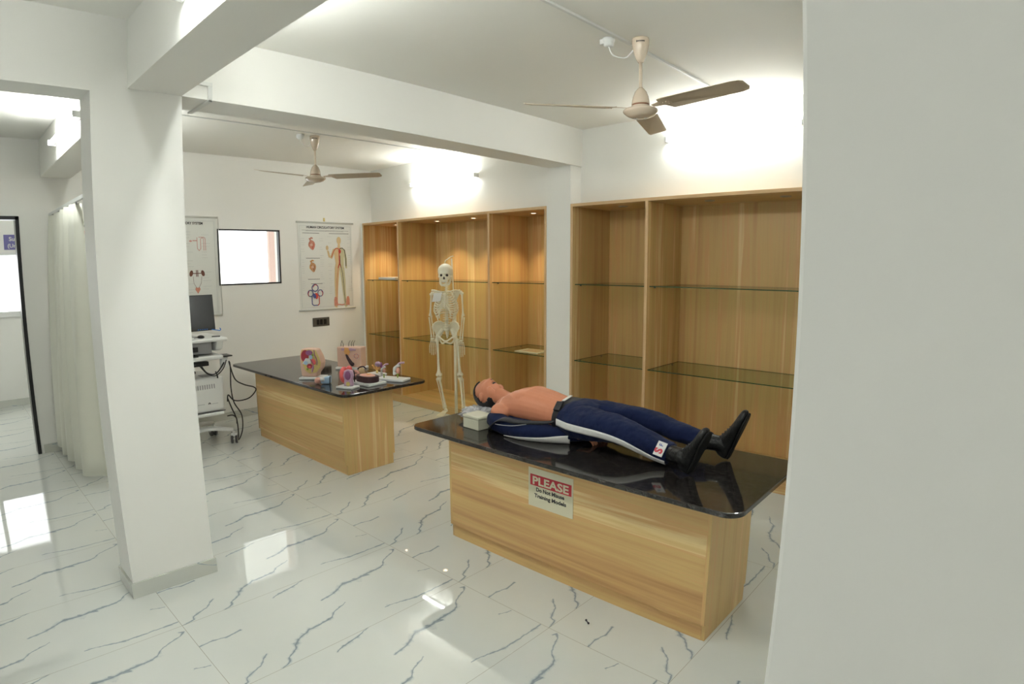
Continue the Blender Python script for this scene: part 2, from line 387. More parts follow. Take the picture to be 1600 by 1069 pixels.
wl.box(XP-T,XP,WY0,WY1,0,WZ0); wl.box(XP-T,XP,WY0,WY1,WZ1,ZC); wl.box(XP-T,XP,WY1,5.6,0,ZC)
struct('wall_left', wl, M['wall'], 'white wall with the posters and the small window')
CX = [(-7.136,-6.328,-4.670,-3.844), (-3.542,-2.699,-1.045,-.22)]
CT = 2.412
wb = MB()
wb.box(XP,XB-.03,YW,5.6,CT,ZC); wb.box(XW-.02,X1,YW,5.6,CT,ZC)
wb.box(XP,-3.54,YK,5.6,0,CT); wb.box(-3.54,-.22,YK,5.6,0,CT); wb.box(-.22,X1,YW,5.6,0,CT)
wb.box(XP,-7.136,YC,YK,0,CT)
struct('wall_back', wb, M['wall'], 'white wall above and behind the shelf cabinets')
struct('wall_near', MB().box(-10.1,-2.4,Y0-T,Y0,0,ZC).box(-2.4,-.4,Y0-T,Y0,0,.9).box(-2.4,-.4,Y0-T,Y0,2.3,ZC).box(-.4,X1,Y0-T,Y0,0,ZC), M['wall'])
struct('wall_right', MB().box(X1,X1+T,Y0,5.6,0,ZC), M['wall'])
# columns and beams
struct('wall_column_back', MB().box(-3.844,-3.542,YC,YK,0,ZC), M['wall'], 'white column between the two shelf cabinets', .004)
struct('wall_pillar_left', MB().box(-3.79,XW,YF,YB1,0,ZC), M['wall'], 'white square pillar left of centre')
struct('wall_pillar_right', MB().box(-.197,.55,YF,YB1,0,ZC), M['wall'], 'white pillar filling the right edge of the view', .006)
struct('trim_1', MB().box(XW,X1,YB0,YB1,ZB,ZC), M['wall'], 'white ceiling beam running from the left pillar toward the viewer')
struct('trim_2', MB().box(-3.824,XW,YB1,YC+.17,ZB,ZC), M['wall'], 'white ceiling beam from the left pillar to the column between cabinets')
struct('trim_3', MB().box(XP,-3.79,.885,1.165,ZB-.005,ZC), M['wall'], 'white beam in the curtained room at left', .005)
struct('trim_4', MB().box(-3.745,XW,Y0,YF,ZL,ZC), M['wall'], 'lintel over the opening left of the pillar')
def skirt(name, segs):
    mb=MB()
    for x0,x1,y0,y1 in segs: mb.box(x0,x1,y0,y1,0,BH)
    return struct(name, mb, M['skirt'])
e=.012
skirt('baseboard_left', [(XP,XP+e,DY1+.03,4.70),(XP,XP+e,Y0,DY0)])
skirt('baseboard_pillar', [(XW-.001,XW+e,YF-e,YB1+e),(-3.79-e,XW-.001,YF-e,YF+.001),(-3.79-e,XW-.001,YB1-.001,YB1+e),(-3.79-e,-3.789,YF+.001,YB1-.001)])
skirt('baseboard_right', [(-.197-e,.55+e,YF-e,YF+.001),(-.197-e,-.196,YF+.001,YB1-.001),(-.197-e,.55+e,YB1-.001,YB1+e)])
skirt('baseboard_column', [(-3.842,-3.544,YC-e,YC+.001)])
skirt('baseboard_corridor', [(-10.101,-10.1+e,-2,2.0)])
# corridor beyond the door
cw=MB(); cw.box(-10.25,-10.1,-2.0,2.0,0,1.245); cw.box(-10.25,-10.1,-2.0,2.0,2.13,ZC); cw.box(-10.25,-10.1,1.5,2.0,1.245,2.13); cw.box(-10.25,-10.1,-2.0,-1.9,1.245,2.13)
struct('wall_corridor', cw, M['wall'], 'low white wall under the bright corridor window')
struct('wall_corridor_end', MB().box(-10.1,XP-T,1.75,1.9,0,ZC), M['wall'])
struct('wall_corridor_near', MB().box(-10.1,XP-T,-2.0,-1.85,0,ZC), M['wall'])
wn=MB(); wn.box(-10.16,-10.06,-1.9,1.5,1.245,1.32); wn.box(-10.14,-10.08,-1.9,1.5,2.09,2.13)
for y in (-1.9,-.8,.32,.905,1.46): wn.box(-10.14,-10.085,y,y+.05,1.32,2.09)
struct('window_1', wn, M['white'], 'white framed corridor window')
# small window in the poster wall
fw=MB(); t=.018
fw.box(XP-.05,XP+.006,WY0,WY1,WZ0,WZ0+t); fw.box(XP-.05,XP+.006,WY0,WY1,WZ1-t,WZ1); fw.box(XP-.05,XP+.006,WY0,WY0+t,WZ0,WZ1); fw.box(XP-.05,XP+.006,WY1-t,WY1,WZ0,WZ1)
w2=struct('window_2', fw, M['frame'], 'small black framed window between the posters')
pn=obj('pane', MB().box(XP-.028,XP-.024,WY0+.01,WY1-.01,WZ0+.01,WZ1-.01), M['pane'], w2)
struct('wall_outside', MB().box(-8.06,-8.0,3.73,4.5,0,3.6), M['outer'], 'pinkish column outside the small window')
# black door frame
df=MB(); df.box(XP-T,XP+.01,DY1-.03,DY1+.004,0,DZ); df.box(XP-T,XP+.01,DY0,DY0+.03,0,DZ); df.box(XP-T,XP+.01,DY0,DY1,DZ-.03,DZ+.004)
struct('door_1', df, M['frame'], 'black door frame at the left edge')
# unseen window behind the viewer, added to let in fill daylight
bw=MB()
for x in (-2.4,-1.425,-.45): bw.box(x,x+.05,Y0-.1,Y0-.04,.9,2.3)
bw.box(-2.4,-.4,Y0-.1,Y0-.04,.9,.95); bw.box(-2.4,-.4,Y0-.1,Y0-.04,2.25,2.3)
struct('window_fill', bw, M['white'])

# ---------------------------------------------------------------- lamps on the walls
def tube_light(x0, y, z, face, label):
    """1.2 m batten; face = direction the wall faces (y sign)"""
    t=thing('tube_light', label, 'tube light', (x0+.6, y, z), 'fluorescent tube lights on the beams and walls')
    obj('batten', MB().box(x0,x0+1.2,y,y+.028*face,z-.016,z+.016), M['white'], t, bevel=.003)
    tb=obj('tube', MB().cyl((x0+.02,y+.05*face,z-.004),(x0+1.18,y+.05*face,z-.004),.0135,14), M['tube'], t); tb['label']='glowing white tube'
    for xx in (x0-.004,x0+1.18):
        obj('end_cap', MB().box(xx,xx+.024,y,y+.07*face,z-.024,z+.022), M['white'], t, bevel=.004)
    return t
tube_light(-6.19, YW-.002, 2.855, -1, 'glowing tube light on the far wall above the skeleton cabinet')
tube_light(-2.585, YW-.002, 2.925, -1, 'glowing tube light on the far wall behind the nearer ceiling fan')
tube_light(-2.62, YB0-.002, 2.955, -1, 'tube light at the top edge of the view on the beam above the left pillar')
tube_light(-6.05, .883, 2.925, -1, 'tube light on the beam over the curtain, seen through the opening at left')

tube_light(-3.1, YB1+.002, 2.95, 1, 'added fill tube on the hidden side of the beam, left of the pair')  # unseen tube, added to light the counters and shelf wall
tube_light(-1.5, YB1+.002, 2.95, 1, 'added fill tube on the hidden side of the beam, right of the pair')  # second tube added out of view for the same fill light
tube_light(-6.3, 1.167, 2.95, 1, 'added fill tube on the unseen side of the beam above the cart')  # added on the hidden beam face to brighten the far room

def fill_side_tube(x,y0,z,label):
    t=thing('tube_light', label, 'tube light', (x,y0+.6,z), 'fluorescent tube lights on the beams and walls')
    obj('batten', MB().box(x-.028,x,y0,y0+1.2,z-.016,z+.016), M['white'], t, bevel=.003)
    obj('tube', MB().cyl((x-.05,y0+.02,z-.004),(x-.05,y0+1.18,z-.004),.0135,14), M['tube'], t)
fill_side_tube(X1-.002,3.65,2.85,'added fill tube on the side wall, unseen behind the right pillar')  # unseen, added to throw light on the counter ends
tube_light(.6,Y0+.002,2.85,1,'added fill tube on the unseen wall behind the viewer')  # out of view, added to brighten the right pillar

fill_side_tube(XP-T-.002,-.9,2.95,'added fill tube in the corridor, unseen over the doorway')  # added out of sight to brighten the corridor wall

def trunk(name, boxes, label, group=None):
    mb=MB()
    for b in boxes: mb.box(*b)
    return tag(obj(name, mb, M['pvc'], bevel=.002), label, 'cable trunking', group)
trunk('cable_trunking', [(-1.925,-1.905,YB1,YW,ZC-.014,ZC)], 'thin white cable trunking across the ceiling past the nearer fan')
trunk('cable_trunking', [(-5.46,-5.44,1.2,YW,ZC-.008,ZC)], 'thin white cable trunking across the ceiling past the farther fan')
trunk('cable_trunking', [(-5.46,-5.44,YW-.014,YW,2.98,ZC-.014)], 'short white upright cable trunking above the left tube light')
trunk('cable_trunking', [(-1.93,-1.91,YW-.014,YW,3.02,ZC-.014)], 'short white upright cable trunking above the right tube light')
trunk('cable_trunking', [(-5.3,-5.28,.871,.885,3.0,ZC-.001)], 'short white upright cable trunking above the tube light over the curtain')
c0=ZB
trunk('cable_trunking', [(XW,XW+.014,1.146,1.315,c0+.075,c0+.100),(XW,XW+.014,1.29,1.315,c0-.012,c0+.075),(-3.86,XW+.014,1.287,1.315,c0-.012,c0-.001)], 'white trunking elbow wrapping under the beam beside the left pillar')
def junction(name,x,y,z,label,r=.035):
    mb=MB(); mb.lathe([(r,0),(r,.018),(r*.8,.03),(r*.35,.034)][::1],(x,y-.001,z),18,axis='z')
    return mb
jb=MB().ball((-1.93,YW-.028,3.0),(.024,.026,.024),14,8); tag(obj('junction_box', jb, M['white']), 'round white junction box on the wall above the right tube light', 'junction box')
jb=MB().ball((-5.46,YW-.028,2.95),(.024,.026,.024),14,8); tag(obj('junction_box', jb, M['white']), 'round white junction box on the wall above the left tube light', 'junction box')

# ceiling fans
def ceiling_fan(x,y,ang,label,rose):
    t=thing('ceiling_fan', label, 'ceiling fan', (x,y,ZC), 'cream three-blade ceiling fans')
    obj('canopy', MB().lathe([(.0,0),(.050,-.001),(.052,-.012),(.050,-.04),(.040,-.085),(.026,-.125),(.016,-.142)],(x,y,ZC),36), M['fan'], t)
    lab=MB()
    ta=math.atan2(-y,-x)
    dirr=Vector((math.cos(ta),math.sin(ta),0)); sd=Vector((-dirr.y,dirr.x,0))
    for k in range(9):
        a=ta+(k-4)*.11; d=Vector((math.cos(a),math.sin(a),0)); s_=Vector((-d.y,d.x,0))
        hh=.0035 if k else .006
        lab.obox(Vector((x,y,ZC-.030))+d*.0515, s_, (0,0,1), d, .0022, hh, .0006)
    lb=obj('logo_mark', lab, M['ink'], t); lb['label']='small black lettering on the canopy'
    obj('down_rod', MB().cyl((x,y,ZC-.13),(x,y,2.845),.0105,16), M['fan'], t)
    obj('motor_cover', MB().lathe([(.012,2.86),(.02,2.852),(.034,2.835),(.046,2.805),(.052,2.775),(.054,2.762)],(x,y,0),36), M['fan'], t)
    obj('trim_band', MB().lathe([(.0505,2.763),(.0525,2.761),(.0525,2.755),(.0505,2.753)],(x,y,0),36), M['fanband'], t)['label']='brown band'
    obj('motor_housing', MB().lathe([(.054,2.754),(.058,2.745),(.060,2.738),(.096,2.732),(.103,2.725),(.104,2.719),(.099,2.712),(.080,2.697),(.055,2.686),(.0,2.682)],(x,y,0),44), M['fan'], t)
    obj('bottom_cap', MB().lathe([(.0,2.679),(.022,2.680),(.026,2.684),(.026,2.690)],(x,y,0),24), M['blade'], t)
    for k in range(3):
        a=math.radians(ang+120*k); d=Vector((math.cos(a),math.sin(a),0)); s_=Vector((-math.sin(a),math.cos(a),0)); 
        tilt=math.radians(-12); wv=(s_*math.cos(tilt)+Vector((0,0,1))*math.sin(tilt)); nn=d.cross(wv)
        o=Vector((x,y,2.742))
        pl=[(.155,-.050),(.165,-.064),(.20,-.070),(.64,-.060),(.675,-.052),(.69,-.030),(.692,.035),(.68,.055),(.64,.062),(.20,.066),(.150,.014),(.145,-.02)]
        mb=MB()
        n=len(pl); tops=[];bots=[]
        for (u,v) in pl:
            cup=.006*(v/.055)**2
            p=o+d*u+wv*v-nn*0+Vector((0,0,-cup)); tops.append(p+Vector((0,0,.0015))); bots.append(p-Vector((0,0,.0015)))
        mb.add(tops+bots,[tuple(range(n)),tuple(reversed(range(n,2*n)))]+[(i,i+n,(i+1)%n+n,(i+1)%n) for i in range(n)])
        b=obj('blade', mb, M['blade'], t)
        br=MB(); br.prism([(.09,-.016),(.17,-.03),(.215,-.03),(.215,.02),(.17,.02),(.09,.012)], o+Vector((0,0,-.006)), d, wv, nn, .003)
        for u,v in ((.175,-.015),(.2,.008),(.2,-.02)): br.ball(o+d*u+wv*v+Vector((0,0,-.009)),.004,8,6)
        obj('blade_bracket', br, M['fan'], b)
    rx,ry=rose
    r=MB(); r.lathe([(.036,ZC),(.036,ZC-.018),(.030,ZC-.022),(.030,ZC-.042),(.020,ZC-.05),(.0,ZC-.05)],(rx,ry,0),24)
    r.box(rx-.05,rx-.01,ry-.02,ry+.012,ZC-.03,ZC-.001)
    tag(obj('ceiling_rose', r, M['white']), 'white ceiling rose beside the '+('nearer' if x>-3 else 'farther')+' ceiling fan', 'ceiling rose', None)
    obj('supply_cable', MB().tube(catmull([(rx,ry,ZC-.05),(rx+.02,ry+.015,ZC-.10),((rx+x)/2,(ry+y)/2,ZC-.115),(x-.05,y-.03,ZC-.085),(x-.03,y-.02,ZC-.06)]),.004,8), M['white'], t)
    return t
ceiling_fan(-1.833,3.12,-130,'nearer cream ceiling fan over the mannequin table',(-1.975,3.00))
ceiling_fan(-5.582,3.13,-82,'farther cream ceiling fan beyond the beam',(-5.60,2.98))

# ---------------------------------------------------------------- shelf cabinets
def spot(x,y,z,on,parent):
    s=MB().lathe([(.030,z),(.045,z),(.046,z-.003),(.043,z-.006),(.032,z-.006),(.030,z)],(x,y,0),28)
    o=obj('spotlight', s, M['steel'], parent)
    obj('lens', MB().cyl((x,y,z-.0035),(x,y,z-.002),.031,24,smooth=False), M['spoton' if on else 'grey'], o)['label']='glowing warm lens' if on else 'unlit lens'
    if on:
        l=bpy.data.lights.new('spot_lamp','SPOT'); l.energy=SPOT; l.color=(1,.76,.48); l.spot_size=math.radians(105); l.spot_blend=.7; l.shadow_soft_size=.025
        lo=bpy.data.objects.new('spot_lamp', l); COL.objects.link(lo); lo.location=(x,y,z-.03)
def cabinet(xs, on, label):
    x0,xa,xb,x1=xs; th=.028; ph=.10
    t=thing('shelf_cabinet', label, 'shelf cabinet', ((x0+x1)/2,(YC+YK)/2,0), 'tall open wooden shelf cabinets along the far wall')
    yb=YK-.012
    def panel(name, x, w_):
        p=obj(name, MB().box(x,x+w_,YC+.004,yb,ph if name=='divider' else 0,CT-th), M['woodcab'], t)
        obj('edge_band', MB().box(x,x+w_,YC-.001,YC+.004,0 if name!='divider' else ph,CT-th), M['woodedge'], p)
        return p
    panel('side_panel', x0, th); panel('side_panel', x1-th, th)
    panel('divider', xa-th/2, th); panel('divider', xb-th/2, th)
    tp=obj('top_panel', MB().box(x0,x1,YC+.004,yb,CT-th,CT), M['woodcabh'], t)
    obj('edge_band', MB().box(x0,x1,YC-.001,YC+.004,CT-th,CT), M['woodedge'], tp)
    obj('plinth', MB().box(x0+th,x1-th,YC+.002,yb,0,ph), M['woodcabh'], t)
    obj('back_panel', MB().box(x0,x1,yb-.001,YK,0,CT), M['woodcab'], t)
    bays=[(x0+th,xa-th/2),(xa+th/2,xb-th/2),(xb+th/2,x1-th)]
    for a,b in bays:
        for z in (.868,1.628):
            s=MB(); s.box(a+.003,b-.003,YC+.035,yb-.01,z-.004,z+.004)
            g=obj('glass_shelf', s, [M['glass'],M['gedge']], t)
            for p in g.data.polygons:
                if abs(p.normal.z)<.5: p.material_index=1
            g['label']='clear green-edged glass shelf'
            for xx in (a+.003,b-.015):
                for yy in (YC+.12,yb-.15): obj('shelf_support', MB().box(xx,xx+.012,yy,yy+.012,z-.018,z-.004), M['darkgrey'], g)
    mid=(YC+YK)/2-.05
    for x in ((x0+xa)/2, xa+(xb-xa)*.28, xa+(xb-xa)*.68, (xb+x1)/2): spot(x,mid,CT-th,on,t)
    return t
cabinet(CX[0], True, 'tall wooden shelf cabinet lit by warm spots behind the skeleton')
cabinet(CX[1], False, 'tall unlit wooden shelf cabinet behind the mannequin table')
# things on the shelves
pp=MB()
random.seed(4)
for k in range(6):
    a=random.uniform(-.05,.05); pp.obox((-6.70,4.93,1.634+.0035+k*.005),(math.cos(a),math.sin(a),0),(-math.sin(a),math.cos(a),0),(0,0,1),.20,.14,.0024)
tag(obj('paper_stack', pp, M['paperw'], loc=(-6.7,4.93,1.633)), 'low stack of white papers on the upper glass shelf at far left', 'papers')
bk=MB(); bk.obox((-4.22,4.93,.8755),(1,.06,0),(-.06,1,0),(0,0,1),.16,.12,.0032)
bo=tag(obj('booklet', bk, M['paper'], loc=(-4.22,4.93,.873)), 'pale thin booklet lying on the lower glass shelf beside the column', 'booklet')
obj('cover_picture', MB().obox((-4.22,4.93,.8792),(1,.06,0),(-.06,1,0),(0,0,1),.11,.08,.0003), M['mtan'], bo)

# ---------------------------------------------------------------- counters
ZT=.756
def rounded_rect(x0,x1,y0,y1,r,n=8):
    pts=[]
    for cx,cy,a0 in ((x1-r,y0+r,-90),(x1-r,y1-r,0),(x0+r,y1-r,90),(x0+r,y0+r,180)):
        for k in range(n+1):
            a=math.radians(a0+90*k/n); pts.append((cx+r*math.cos(a),cy+r*math.sin(a)))
    return pts
def counter(bx,by,sx,sy,label,r):
    x0,x1=bx;y0,y1=by
    t=thing('counter', label, 'counter', ((x0+x1)/2,(y0+y1)/2,0), 'wooden counters with black granite tops')
    th=.018
    mb=MB(); mb.box(x0+th,x1-th,y0,y0+.018,.092,ZT-.026)
    obj('front_panel', mb, M['woodh'], t, bevel=.0008)
    obj('back_panel', MB().box(x0+th,x1-th,y1-.018,y1,.092,ZT-.026), M['woodh'], t)
    obj('end_panel', MB().box(x1-th,x1,y0+.0,y1-.0,.092,ZT-.026).box(x1-th,x1,y0+.018,y1-.018,0,.092), M['woodv'], t)
    obj('end_panel', MB().box(x0,x0+th,y0+.0,y1-.0,.092,ZT-.026).box(x0,x0+th,y0+.018,y1-.018,0,.092), M['woodv'], t)
    obj('toe_kick', MB().box(x0+th,x1-th,y0+.016,y0+.034,0,.1).box(x0+th,x1-th,y1-.034,y1-.016,0,.1), M['woodh'], t)
    obj('carcass', MB().box(x0+th,x1-th,y0+.036,y1-.036,.002,ZT-.028), M['woodv'], t)
    poly=rounded_rect(*sx,*sy,r)
    rings=[]
    cx,cy=(sx[0]+sx[1])/2,(sy[0]+sy[1])/2
    for z,d in ((ZT-.026,.004),(ZT-.022,.0),(ZT-.004,.0),(ZT-.001,.0015),(ZT,.005)):
        rings.append([Vector((px-d*(1 if px>cx else -1),py-d*(1 if py>cy else -1),z)) for px,py in poly])
    mb=MB(); mb.loft(rings,smooth=False)
    obj('granite_top', mb, M['granite'], t)['label']='polished black granite top with rounded corners'
    return t
K2=counter((-2.874,-1.048),(2.507,3.035),(-3.145,-.88),(2.389,3.30),'nearer wooden counter carrying the mannequin, red sign on its front',.085)
K1=counter((-6.189,-4.417),(2.653,3.18),(-6.66,-4.277),(2.575,3.49),'farther wooden counter carrying the small anatomical models',.075)
# PLEASE sign
sg=thing('warning_sign','cream sign reading PLEASE Do Not Misuse Training Models on the counter front','sign',(-2.13,2.505,.62))
a_=(1,0,0); u_=(0,0,1); ys=2.507
obj('board', MB().box(-2.175,-1.851,ys-.0022,ys-.0002,.428,.662), M['paper'], sg)
obj('red_band', MB().box(-2.161,-1.862,ys-.0029,ys-.0021,.557,.624), M['red'], sg)
tx=MB().text('PLEASE',.066,(-2.0115,ys-.0033,.5665),a_,u_,align='CENTER',sx=1.0,bold=.0022); 
xs=[v.x for v in tx.v]; k=.262/(max(xs)-min(xs)); c=(max(xs)+min(xs))/2
for v in tx.v: v.x=-2.0115+(v.x-c)*k
obj('lettering', tx, M['paper'], sg)['label']='cream word PLEASE'
tx=MB()
for body,z,wd in (('Do Not Misuse',.526,.205),('Training Models',.488,.232)):
    q=MB().text(body,.032,(-2.013,ys-.003,z),a_,u_,align='CENTER',bold=.0012); xs=[v.x for v in q.v]; k=wd/(max(xs)-min(xs)); c=(max(xs)+min(xs))/2
    for v in q.v: v.x=-2.0135+(v.x-c)*k
    tx.add(q.v,q.f)
obj('lettering', tx, M['ink'], sg)['label']='black words Do Not Misuse Training Models'

# ---------------------------------------------------------------- mannequin lying on the near counter
MY=2.90
mq=thing('training_mannequin','first-aid training mannequin lying on its back in navy track suit and black shoes','mannequin',(-2.1,MY,ZT))
def ringx(x,cy,cz,hy,hz,n=28,p=2.3,tilt=0,flatb=1.0):
    out=[]
    for k in range(n):
        t=2*PI*k/n; c_,s_=math.cos(t),math.sin(t)
        yy=hy*abs(c_)**(2/p)*(1 if c_>=0 else -1); zz=hz*abs(s_)**(2/p)*(1 if s_>=0 else -1)
        if zz<0: zz*=flatb
        out.append(Vector((x+tilt*zz,cy+yy,cz+zz)))
    return out
body=MB()
body.loft([ringx(-2.08,MY,.888,.145,.085),ringx(-2.16,MY,.895,.140,.092),ringx(-2.26,MY,.902,.142,.100),ringx(-2.36,MY,.908,.156,.112),
  ringx(-2.46,MY,.912,.170,.118),ringx(-2.55,MY,.906,.180,.108),ringx(-2.61,MY,.898,.186,.092),ringx(-2.655,MY,.889,.160,.072),ringx(-2.69,MY,.884,.10,.058),ringx(-2.70,MY,.884,.05,.04)])
for sy in (-1,1):
    body.ball((-2.605,MY+sy*.178,.872),(.072,.058,.060))
    body.ball((-2.50,MY+sy*.075,.982),(.085,.075,.036))       # pectorals
    body.tube([(-2.64,MY+sy*.03,.945),(-2.655,MY+sy*.10,.944),(-2.645,MY+sy*.17,.915)],[.012,.012,.014],10)   # collar bones
    for k in range(6):                                        # rib relief down the flanks
        x=-2.50+.036*k
        body.tube(catmull([(x-.035,MY+sy*(.154-.003*k),.885),(x-.01,MY+sy*(.146-.004*k),.935),(x+.012,MY+sy*(.120-.003*k),.972-.002*k),(x+.03,MY+sy*.07,.998-.006*k)],5),.0098-.0004*k,8)
body.tube([(-2.66,MY,.893),(-2.71,MY,.905),(-2.76,MY,.920),(-2.80,MY,.925)],[.070,.058,.055,.058],20)
# head: s across (y), u toward the crown (-x, slightly down), f toward the face (up)
HC=Vector((-2.885,MY,.925)); tl=math.radians(-6)
Hu=Vector((-math.cos(tl),0,math.sin(tl))); Hf=Vector((math.sin(tl),0,math.cos(tl))); Hs=Vector((0,1,0))
def head_point(d):
    s,u,f=d                     # unit direction
    rs=.076; ru=.125; rf=.098
    if u<0: 
        rs=.076-.020*smoothstep(0,1,-u)-.006*max(f,0); rf=.098-.014*smoothstep(.2,1,-u) if f>0 else .098-.050*smoothstep(.1,.8,-u)
    else:
        rf=.098+.004*max(-f,0); rs=.076+.004*math.sin(PI*u)
    p=Vector((s*rs,u*ru,f*rf))
    p.z = p.z if f<0 else p.z*(1-.0*u)
    if f>0:
        g=lambda cs,cu,ws,wu: math.exp(-((p.x-cs)/ws)**2-((p.y-cu)/wu)**2)
        p.z += .006*g(0,.028,.045,.012)                       # brow
        p.z -= .012*(g(-.031,.012,.017,.013)+g(.031,.012,.017,.013))   # eye sockets
        p.z += .006*(g(-.031,.010,.012,.008)+g(.031,.010,.012,.008))   # closed lids
        p.z += .011*g(0,-.010,.011,.022)+.012*g(0,-.028,.015,.012)     # nose
        p.z += .006*(g(-.038,-.018,.018,.018)+g(.038,-.018,.018,.018)) # cheeks
        p.z += .008*g(0,-.048,.020,.006)+.007*g(0,-.070,.018,.006)     # lips
        p.z -= .022*g(0,-.059,.016,.0075)                      # open mouth
        p.z += .014*g(0,-.098,.022,.018)                       # chin
    return p
def head_world(p): return HC+Hs*p.x+Hu*p.y+Hf*p.z
nu,nv=72,56; rings=[]
for i in range(nv+1):
    ph=min(max(PI*i/nv,2e-3),PI-2e-3); r_=[]
    for j in range(nu):
        t=2*PI*j/nu; r_.append(head_world(head_point((math.sin(ph)*math.cos(t),math.cos(ph),math.sin(ph)*math.sin(t)))))
    rings.append(r_)
body.loft(rings)
for sy in (-1,1):                                             # ears and jaw
    body.ball(HC+Hs*sy*.079+Hu*.0+Hf*-.012,(.020,.011,.031),16,12)
    body.ball(HC+Hs*sy*.050+Hu*-.062+Hf*.018,(.040,.016,.045),16,12)
bo=obj('body', body, M['skin'], mq)
rm=bo.modifiers.new('remesh','REMESH'); rm.mode='VOXEL'; rm.voxel_size=.0045; rm.use_smooth_shade=True
sm=bo.modifiers.new('smooth','SMOOTH'); sm.factor=.5; sm.iterations=4
dark=MB()
dark.ball(HC+Hu*-.0585+Hf*.078,(.0090,.0150,.0075),14,8)
obj('mouth_opening', dark, M['hair'], mq)['label']='dark open mouth'
for sy in (-1,1): obj('nostril', MB().ball(HC+Hu*-.0385+Hf*.1035+Hs*sy*.0068,(.0040,.0036,.0035),8,6), M['hair'], mq)
# moulded black hair: shell over back and crown with a wavy hairline
hm=MB(); vs=[];ok=[]
for i in range(nv+1):
    ph=min(max(PI*i/nv,2e-3),PI-2e-3)
    for j in range(nu):
        t=2*PI*j/nu; d=(math.sin(ph)*math.cos(t),math.cos(ph),math.sin(ph)*math.sin(t)); p=head_point(d)
        s,u,f=d
        line = .60-.22*smoothstep(.35,-.15,f) if f>-.15 else -.62    # hairline: high over the brow, low behind the ear
        inn = u > line+.05*math.sin(s*9)
        if abs(s)>.45 and (u+.08)**2+((f+.12)*.85)**2 < .27**2: inn=False   # round lobe around the ear
        if abs(s)>.45 and (u-.30)**2+(f-.12)**2 < .20**2: inn=False
        ok.append(inn); n_=p.normalized(); vs.append(head_world(p+n_*.0115))
fs=[]
for i in range(nv):
    for j in range(nu):
        q=(i*nu+j,i*nu+(j+1)%nu,(i+1)*nu+(j+1)%nu,(i+1)*nu+j)
        if all(ok[x] for x in q): fs.append(q)
hm.add(vs,fs,0,True)
ho=obj('hair', hm, M['hair'], mq); so=ho.modifiers.new('solid','SOLIDIFY'); so.thickness=.010; so.offset=-1
# belt
bl=MB(); bl.loft([ringx(-2.205,MY,.895,.149,.103,tilt=.15),ringx(-2.20,MY,.895,.153,.107,tilt=.15),ringx(-2.125,MY,.893,.158,.109,tilt=.15),ringx(-2.12,MY,.893,.153,.105,tilt=.15)])
bel=obj('belt', bl, M['strap'], mq); bel['label']='wide black belt'
pc=MB(); pc.obox((-2.165,MY-.13,.975),(1,0,.1),(0,.65,.76),(0,-.76,.65),.024,.032,.008)
obj('pouch', pc, M['strap'], bel, bevel=.004)
lbm=MB(); lbm.obox((-2.170,MY-.035,1.0075),(1,0,.05),(0,.97,.22),(0,-.22,.97),.011,.042,.0015)
lbo=obj('belt_label', lbm, M['stripe'], bel); lbo['label']='white label with black print'
pm=MB()
for k in range(6): pm.obox((-2.170,MY-.062+.011*k,1.0035+.0026*k),(1,0,.05),(0,.97,.22),(0,-.22,.97),.006,.0032,.0004)
for v in pm.v: v.z+=.0016
# trousers
def ringp(c,d,hw,hh,up=(0,0,1),n=26,p=2.2,wr=0,seed=0):
    d=Vector(d).normalized(); u=Vector(up); u=(u-d*u.dot(d)).normalized(); w_=d.cross(u); out=[]
    for k in range(n):
        t=2*PI*k/n; c_,s_=math.cos(t),math.sin(t)
        a=abs(c_)**(2/p)*(1 if c_>=0 else -1); b=abs(s_)**(2/p)*(1 if s_>=0 else -1)
        r=1+wr*noise.noise(Vector((c_*1.5+seed,s_*1.5,c[0]*14)))
        out.append(Vector(c)+w_*a*hw*r+u*b*hh*r)
    return out
def limb(mb, pts, n=26, wr=0, seed=0, sub=5, cap=True, floor=None):
    C=catmull([p[0] for p in pts],sub); H=catmull([(p[1],p[2],0) for p in pts],sub); rings=[]
    for i in range(len(C)):
        d=C[min(i+1,len(C)-1)]-C[max(i-1,0)]
        r=ringp(C[i],d,H[i].x,H[i].y,n=n,wr=wr,seed=seed)
        if floor is not None:
            for v in r: v.z=max(v.z,floor+.0006*((i*7)%3))
        rings.append(r)
    mb.loft(rings,cap=cap); return C
NL=[((-2.13,2.845,.892),.110,.098),((-2.02,2.815,.892),.115,.100),((-1.90,2.79,.900),.105,.092),((-1.78,2.775,.905),.092,.080),((-1.68,2.775,.895),.085,.074),((-1.58,2.785,.868),.080,.067),((-1.50,2.795,.842),.074,.060),((-1.425,2.80,.826),.068,.056)]
FL=[((-2.13,2.965,.892),.105,.098),((-2.0,2.99,.900),.105,.092),((-1.87,3.01,.915),.092,.076),((-1.74,3.03,.918),.080,.066),((-1.63,3.045,.902),.074,.060),((-1.53,3.055,.878),.070,.055),((-1.42,3.062,.858),.066,.052),((-1.325,3.068,.846),.062,.050)]
tr=MB(); limb(tr,NL,wr=.10,seed=3,floor=ZT+.002); limb(tr,FL,wr=.10,seed=8,floor=ZT+.002)
tr.loft([ringx(-2.165,MY,.892,.150,.100,tilt=.15),ringx(-2.155,MY,.892,.156,.106,tilt=.15),ringx(-2.10,MY,.893,.172,.112),ringx(-2.02,MY,.893,.182,.106),ringx(-1.97,MY,.893,.150,.090)])
to=obj('trousers', tr, M['navy'], mq); to['label']='navy track trousers'
r2=to.modifiers.new('remesh','REMESH'); r2.mode='VOXEL'; r2.voxel_size=.006; r2.use_smooth_shade=True
s2=to.modifiers.new('smooth','SMOOTH'); s2.factor=.5; s2.iterations=5
tex=bpy.data.textures.new('cloth folds','CLOUDS'); tex.noise_scale=.075
